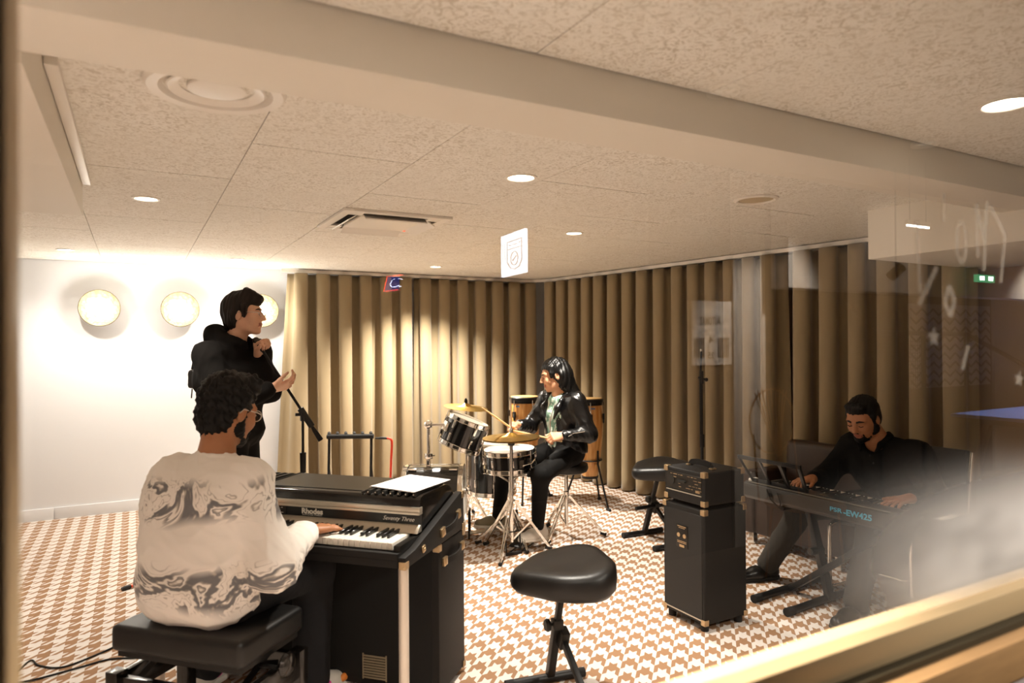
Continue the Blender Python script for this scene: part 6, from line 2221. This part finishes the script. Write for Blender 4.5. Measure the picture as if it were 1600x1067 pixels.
s.chain([fg(0.0, -0.09, 0.575), KR, AR], [0.098, 0.082, 0.070], 0.04)
s.chain([fg(0.0, 0.10, 0.575), KL, AL], [0.098, 0.082, 0.070], 0.04)
s.cut(fg(0, 0, 0.496), (0, 0, -1), 0.004) if False else None
part(p2, 'trousers', s, M_denim, wrinkle(0.006, 14, 9))
acc = ((0.30, 0.055, 0.040, M_pink), (0.16, 0.085, 0.026, M_orange), (0.75, 0.045, 0.028, M_orange))
shoe(p2, AR + fg.vec(-0.05, 0, -0.10), AR + fg.vec(0.21, -0.04, -0.10), M_trainer, M_soleW, accents=acc)
shoe(p2, AL + fg.vec(-0.05, 0, -0.10), AL + fg.vec(0.21, 0.03, -0.10), M_trainer, M_soleW, accents=acc)
s = SDF(0.0055)
s.ell(HW(-0.022, 0, 0.055), (0.108, 0.090, 0.094), HR, 0.02)
s.ell(HW(-0.060, 0, -0.015), (0.060, 0.078, 0.090), HR, 0.03)
s.cap(HW(0.045, -0.035, 0.112), HW(0.045, 0.035, 0.112), 0.036, None, 0.03)
for q in (-1, 1):
    s.cap(HW(-0.01, q * 0.070, 0.055), HW(-0.03, q * 0.068, 0.0), 0.026, 0.018, 0.02)
    s.cap(HW(0.012, q * 0.074, 0.02), HW(0.014, q * 0.073, -0.012), 0.010, 0.007, 0.012)
s.box(HW(0.128, 0, -0.018), (0.085, 0.13, 0.072), HR, 0.02, 0.015, True)
for q in (-1, 1):
    s.ell(HW(-0.006, q * 0.088, -0.012), (0.024, 0.018, 0.028), HR, 0.008, True)
part(p2, 'hair', s, M_hair_bk, strands(0.0055, 2, 150, (1, 1, 1)))
def beard(o, HW, HR, m, full=True):
    s = SDF(0.004)
    for q in (-1, 1):
        s.cap(HW(0.004, q * 0.065, -0.020), HW(0.0, q * 0.052, -0.058), 0.012, 0.022, 0.02)
        s.cap(HW(-0.004, q * 0.050, -0.056), HW(0.050, q * 0.024, -0.092), 0.024, 0.019, 0.03)
        s.cap(HW(0.093, q * 0.004, -0.0455), HW(0.080, q * 0.026, -0.056), 0.005, 0.004, 0.006)
        s.cap(HW(0.078, q * 0.028, -0.060), HW(0.068, q * 0.020, -0.086), 0.005, 0.012, 0.01)
    s.cap(HW(0.066, 0, -0.088), HW(0.068, 0, -0.097), 0.0215, None, 0.02)
    s.box(HW(0.10, 0, -0.060), (0.028, 0.026, 0.0125), HR, 0.006, 0.005, True)
    part(o, 'beard', s, m, strands(0.0015, 5, 220, (1, 1, 1)))
beard(p2, HW, HR, M_hair_bk)

# ================================================================ drummer (seated, facing left)
fg = Fig((2.775, 4.24), 183)
PEL, CHE, NB = fg(0.0, 0, 0.635), fg(0.005, 0, 0.90), fg(0.035, 0, 1.062)
SR, SL = fg(0.045, -0.150, 1.005), fg(0.0, 0.155, 1.005)
EL, WL = fg(-0.045, 0.245, 0.775), fg(0.165, 0.205, 0.775)
ER, WR = fg(0.14, -0.24, 0.80), fg(0.335, -0.10, 0.835)
HC = fg(0.085, 0.0, 1.190)
HR = rot_head(fg, -26, -12)
s = SDF(0.005)
HW = add_head(s, HC, HR, True, 0.97)
s.cap(HW(-0.03, 0, -0.05), NB, 0.045, 0.052, 0.03)
add_torso(s, fg, PEL, CHE, NB, SL, SR, -0.03, 0.95)
s.chain([SR, ER, WR], [0.038, 0.030, 0.023], 0.02)
s.chain([SL, EL, WL], [0.038, 0.030, 0.023], 0.02)
add_hand(s, WL, fg.vec(0.97, -0.10, 0.0), fg.vec(0.1, -0.75, -0.65), fg.vec(0.2, -0.3, 0.95), (0.95, 1.2, 0.8), 0.04, (0.35, 0.8), 0.95)
add_hand(s, WR, fg.vec(0.97, 0.20, 0.05), fg.vec(0.1, 0.65, -0.75), fg.vec(0.2, 0.5, 0.85), (0.95, 1.2, 0.8), 0.04, (0.35, 0.8), 0.95)
KL, AL = fg(0.345, 0.20, 0.52), fg(0.285, 0.065, 0.12)
KR, AR = fg(0.37, -0.24, 0.52), fg(0.36, -0.36, 0.11)
s.chain([fg(0, 0.085, 0.61), KL, AL], [0.065, 0.048, 0.034], 0.03)
s.chain([fg(0, -0.085, 0.61), KR, AR], [0.065, 0.048, 0.034], 0.03)
M_skinC = skin_material('light_brown_skin', 'd6a07c')
p3 = person('drummer in a black leather jacket with long dark hair', s, M_skinC, M_lipF, HC, HR, (2.775, 4.24, 0.55))
face_bits(p3, HW, HR, M_hair_bk, closed=True)
# blouse
s = SDF(0.007)
add_torso(s, fg, PEL, CHE, NB - fg.vec(-0.01, 0, 0.03), SL * 0.85 + SR * 0.15, SR * 0.85 + SL * 0.15, 0.004, 0.92, 0.95)
s.cap(HW(-0.02, 0, -0.06), NB + fg.vec(0.05, 0, 0.02), 0.048, 0.050, 0.01, True)
s.cut(fg(0, 0, 0.60), (0, 0, -1), 0.01)
part(p3, 'blouse', s, print_shirt(), wrinkle(0.003, 22, 11))
# leather jacket, open at the front
s = SDF(0.0065)
add_torso(s, fg, PEL + fg.vec(-0.012, 0, 0.03), CHE - fg.vec(0.012, 0, 0), NB - fg.vec(0.012, 0, 0.03), SL, SR, 0.014, 1.0, 0.98, k=0.045)
s.chain([SL, EL, WL - (WL - EL) * 0.10], [0.064, 0.056, 0.041], 0.035)
s.chain([SR, ER, WR - (WR - ER) * 0.10], [0.064, 0.056, 0.041], 0.035)
# V opening along the front edge
s.box(fg(0.155, -0.02, 0.84), (0.075, 0.045, 0.20), np.stack([fg.F, fg.L, fg.U], 1), 0.02, 0.012, True)
s.cap(fg(0.12, 0.0, 0.98), fg(0.10, 0, 1.10), 0.05, 0.085, 0.015, True)
s.cap(HW(-0.03, 0, -0.05), NB - fg.vec(0.0, 0, 0.03), 0.058, 0.060, 0.012, True)
s.cut(fg(0, 0, 0.625), (0, 0, -1), 0.008)
jk = part(p3, 'leather_jacket', s, M_leather, wrinkle(0.008, 20, 12))
# collar and lapels
for q in (-1, 1):
    s = SDF(0.005)
    s.chain([fg(-0.045, q * 0.045, 1.075), fg(0.02, q * 0.075, 1.060), fg(0.085, q * 0.080, 1.015)], [0.022, 0.020, 0.012], 0.02)
    s.chain([fg(0.085, q * 0.085, 1.010), fg(0.118, q * 0.085, 0.96), fg(0.132, q * 0.055, 0.88)], [0.013, 0.022, 0.007], 0.02)
    part(jk, 'lapel', s, M_leather)
M_zip = mat('zip_steel', 'c9c4ba', 0.25, 1.0)
MB().tube(bez([fg(0.128, 0.062, 0.98), fg(0.152, 0.045, 0.88), fg(0.150, 0.035, 0.77), fg(0.135, 0.035, 0.66)], 6), 0.0035, 6).build('front_zip', M_zip, jk, world=True)
_d = (WL - EL) / np.linalg.norm(WL - EL)
MB().tube([EL + _d * 0.07 + fg.vec(0, 0.048, 0.030), WL - _d * 0.06 + fg.vec(0, 0.040, 0.020), WL - _d * 0.02 + fg.vec(0, 0.040, 0.0)], 0.0035, 6).build('sleeve_zip', M_zip, jk, world=True)
MB().tube(bez([fg(0.055, 0.150, 0.80), fg(0.085, 0.140, 0.765), fg(0.10, 0.130, 0.735)], 4), 0.003, 6).build('pocket_zip', M_zip, jk, world=True)
MB().tube([SL + fg.vec(0.02, 0.072, -0.02), SL + fg.vec(-0.06, 0.066, -0.05)], 0.0028, 6).build('shoulder_zip', M_zip, jk, world=True)
s = SDF(0.007)
s.cap(PEL - fg.L * 0.075, PEL + fg.L * 0.075, 0.105, None, 0.04)
s.chain([fg(0.0, 0.085, 0.625), KL, AL], [0.086, 0.064, 0.044], 0.04)
s.chain([fg(0.0, -0.085, 0.625), KR, AR], [0.086, 0.064, 0.044], 0.04)
part(p3, 'trousers', s, mat('black_jeans', '080706', 0.8, spec=0.2, bump=(250, 0.25, 0.001)), wrinkle(0.004, 18, 13))
shoe(p3, AL + fg.vec(-0.06, 0.0, -0.09), AL + fg.vec(0.19, 0.06, -0.06), M_trainer, M_soleW)
shoe(p3, AR + fg.vec(-0.06, 0.0, -0.08), AR + fg.vec(0.19, -0.02, -0.05), mat('grey_green_trainer', '8a8068', 0.7), M_soleW)
# long straight hair
s = SDF(0.0055)
s.ell(HW(-0.018, 0, 0.042), (0.106, 0.086, 0.094), HR, 0.02)
s.ell(HW(-0.055, 0, -0.02), (0.062, 0.076, 0.09), HR, 0.03)
s.chain([HW(-0.065, 0.0, -0.02), fg(-0.055, 0.005, 1.05), fg(-0.105, 0.02, 0.93), fg(-0.115, 0.03, 0.82)], [0.070, 0.064, 0.050, 0.022], 0.05)
s.chain([HW(-0.04, 0.066, -0.01), fg(-0.02, 0.085, 1.04), fg(-0.075, 0.115, 0.95)], [0.028, 0.030, 0.016], 0.04)
s.chain([HW(0.045, -0.066, 0.04), HW(0.060, -0.076, -0.06), HW(0.055, -0.070, -0.16), fg(0.115, -0.075, 0.93)], [0.020, 0.018, 0.018, 0.010], 0.02)
s.chain([HW(0.03, 0.065, 0.075), HW(0.045, 0.074, 0.03), HW(-0.005, 0.080, 0.005)], [0.016, 0.010, 0.010], 0.02)
s.box(HW(0.128, 0.012, -0.020), (0.082, 0.080, 0.078), HR, 0.03, 0.015, True)
s.ell(HW(-0.004, 0.092, -0.008), (0.026, 0.020, 0.034), HR, 0.008, True)
part(p3, 'hair', s, M_hair_long, strands(0.0045, 3, 170, (1, 1, 0.05)))
# drum sticks, held in the hands
M_stick = mat('pale_hickory', 'cfae80', 0.45, noise=(20, 0.1))
def stick(a, b, lb):
    a, b = np.array(a), np.array(b)
    t = tag(MB().tube([a, a + (b - a) * 0.08, a + (b - a) * 0.75, a + (b - a) * 0.96, b], [0.0068, 0.0075, 0.0072, 0.0042, 0.0048], 8).build('drum_stick', M_stick), lb, 'drum stick', 'drum sticks')
hl = WL + fg.vec(0.085, -0.028, -0.015)
sd_ = fg.vec(0.82, -0.52, 0.22)
sd_ /= np.linalg.norm(sd_)
stick(hl - sd_ * 0.085, hl + sd_ * 0.30, 'pale drum stick in the near hand, reaching over the hi-hat')
hr = WR + fg.vec(0.085, 0.035, -0.012)
sd_ = fg.vec(0.62, 0.05, 0.40)
sd_ /= np.linalg.norm(sd_)
stick(hr - sd_ * 0.085, hr + sd_ * 0.30, 'pale drum stick raised in the far hand towards the crash cymbal')

# ================================================================ keyboard player (seated, facing left)
fg = Fig((3.78, 2.33), 180)
PEL, CHE, NB = fg(-0.06, -0.01, 0.49), fg(0.03, -0.04, 0.71), fg(0.105, -0.06, 0.862)
SR, SL = fg(0.045, -0.245, 0.800), fg(0.06, 0.135, 0.800)
ER, WR = fg(0.17, -0.36, 0.60), fg(0.385, -0.265, 0.640)
EL, WL = fg(0.165, 0.30, 0.60), fg(0.40, 0.31, 0.640)
HC = fg(0.195, -0.085, 0.988)
HR = rot_head(fg, 6, -24)
s = SDF(0.0055)
HW = add_head(s, HC, HR, sc=1.0)
s.cap(HW(-0.03, 0, -0.05), NB, 0.056, 0.064, 0.03)
add_torso(s, fg, PEL, CHE, NB, SL, SR, -0.03)
s.chain([SR, ER, WR], [0.045, 0.036, 0.027], 0.02)
s.chain([SL, EL, WL], [0.045, 0.036, 0.027], 0.02)
add_hand(s, WR, fg.vec(0.95, -0.10, -0.05), fg.vec(0, 0, -1), fg.vec(0.2, 0.9, 0), (0.3, 0.6, 0.5), 0.12, (0.75, 0.3))
add_hand(s, WL, fg.vec(0.95, -0.15, -0.05), fg.vec(0, 0, -1), fg.vec(0.2, -0.9, 0), (0.12, 0.35, 0.3), 0.16, (0.85, 0.1))
KL, AL = fg(0.43, 0.12, 0.450), fg(0.565, 0.12, 0.10)
KR, AR = fg(0.36, -0.36, 0.445), fg(0.46, -0.52, 0.10)
s.chain([fg(-0.04, 0.09, 0.475), KL, AL], [0.07, 0.05, 0.042], 0.03)
s.chain([fg(-0.04, -0.11, 0.475), KR, AR], [0.07, 0.05, 0.042], 0.03)
M_skinD = skin_material('brown_skin', 'ad7650')
p4 = person('keyboard player in a black shirt seated behind the portable keyboard', s, M_skinD, M_lipM, HC, HR, (3.78, 2.33, 0.41))
face_bits(p4, HW, HR, M_hair_bk, closed=True, brow_w=0.0055)
s = SDF(0.007)
add_torso(s, fg, PEL + fg.vec(0, 0, 0.015), CHE, NB - fg.vec(0, 0, 0.03), SL, SR, 0.024, 1.08, 1.05)
s.chain([SR, ER, WR - (WR - ER) * 0.10], [0.076, 0.064, 0.042], 0.05)
s.chain([SL, EL, WL - (WL - EL) * 0.10], [0.076, 0.064, 0.042], 0.05)
s.cap(HW(-0.03, 0, -0.06), NB + fg.vec(0.05, 0, 0.0), 0.060, 0.066, 0.012, True)
sh = part(p4, 'shirt', s, M_shirtk, wrinkle(0.006, 16, 21))
for q in (-1, 1):
    s = SDF(0.005)
    s.chain([NB + fg.vec(-0.062, q * 0.03, 0.035), NB + fg.vec(-0.01, q * 0.070, 0.030), NB + fg.vec(0.060, q * 0.062, -0.012), NB + fg.vec(0.082, q * 0.045, -0.055)], [0.016, 0.016, 0.016, 0.008], 0.015)
    part(sh, 'collar', s, M_shirtk)
bt_ = MB()
for k in range(4):
    bt_.ball(NB + fg.vec(0.075 - 0.028 * k, -0.0, -0.075 - 0.045 * k) + fg.vec(0.018, 0.02, 0), 0.005, 8)
bt_.build('buttons', M_blackp, sh, world=True)['kind'] = 'stuff'
s = SDF(0.0075)
s.cap(PEL - fg.L * 0.08 + fg.vec(0.01, 0, 0.02), PEL + fg.L * 0.08 + fg.vec(0.01, 0, 0.02), 0.098, None, 0.04)
s.chain([fg(-0.04, 0.09, 0.490), KL, AL], [0.085, 0.072, 0.062], 0.04)
s.chain([fg(-0.04, -0.11, 0.490), KR, AR], [0.085, 0.072, 0.062], 0.04)
part(p4, 'trousers', s, M_grey, wrinkle(0.006, 14, 22))
shoe(p4, AL + fg.vec(-0.06, 0, -0.10), AL + fg.vec(0.21, 0.02, -0.10), M_blacksh, M_rubber)
shoe(p4, AR + fg.vec(-0.06, 0, -0.10), AR + fg.vec(0.20, -0.06, -0.10), M_blacksh, M_rubber)
s = SDF(0.005)
s.ell(HW(-0.020, 0, 0.042), (0.101, 0.083, 0.089), HR, 0.02)
s.ell(HW(-0.052, 0, -0.02), (0.058, 0.072, 0.070), HR, 0.03)
s.cap(HW(0.050, -0.035, 0.098), HW(0.050, 0.035, 0.098), 0.022, None, 0.02)
for q in (-1, 1):
    s.cap(HW(0.012, q * 0.072, 0.03), HW(0.012, q * 0.071, -0.020), 0.012, 0.007, 0.015)
s.box(HW(0.128, 0, -0.018), (0.088, 0.13, 0.076), HR, 0.02, 0.012, True)
for q in (-1, 1):
    s.ell(HW(-0.006, q * 0.088, -0.010), (0.023, 0.016, 0.030), HR, 0.006, True)
part(p4, 'hair', s, M_hair_bk, strands(0.002, 6, 200, (1, 1, 1)))
beard(p4, HW, HR, M_hair_bk)
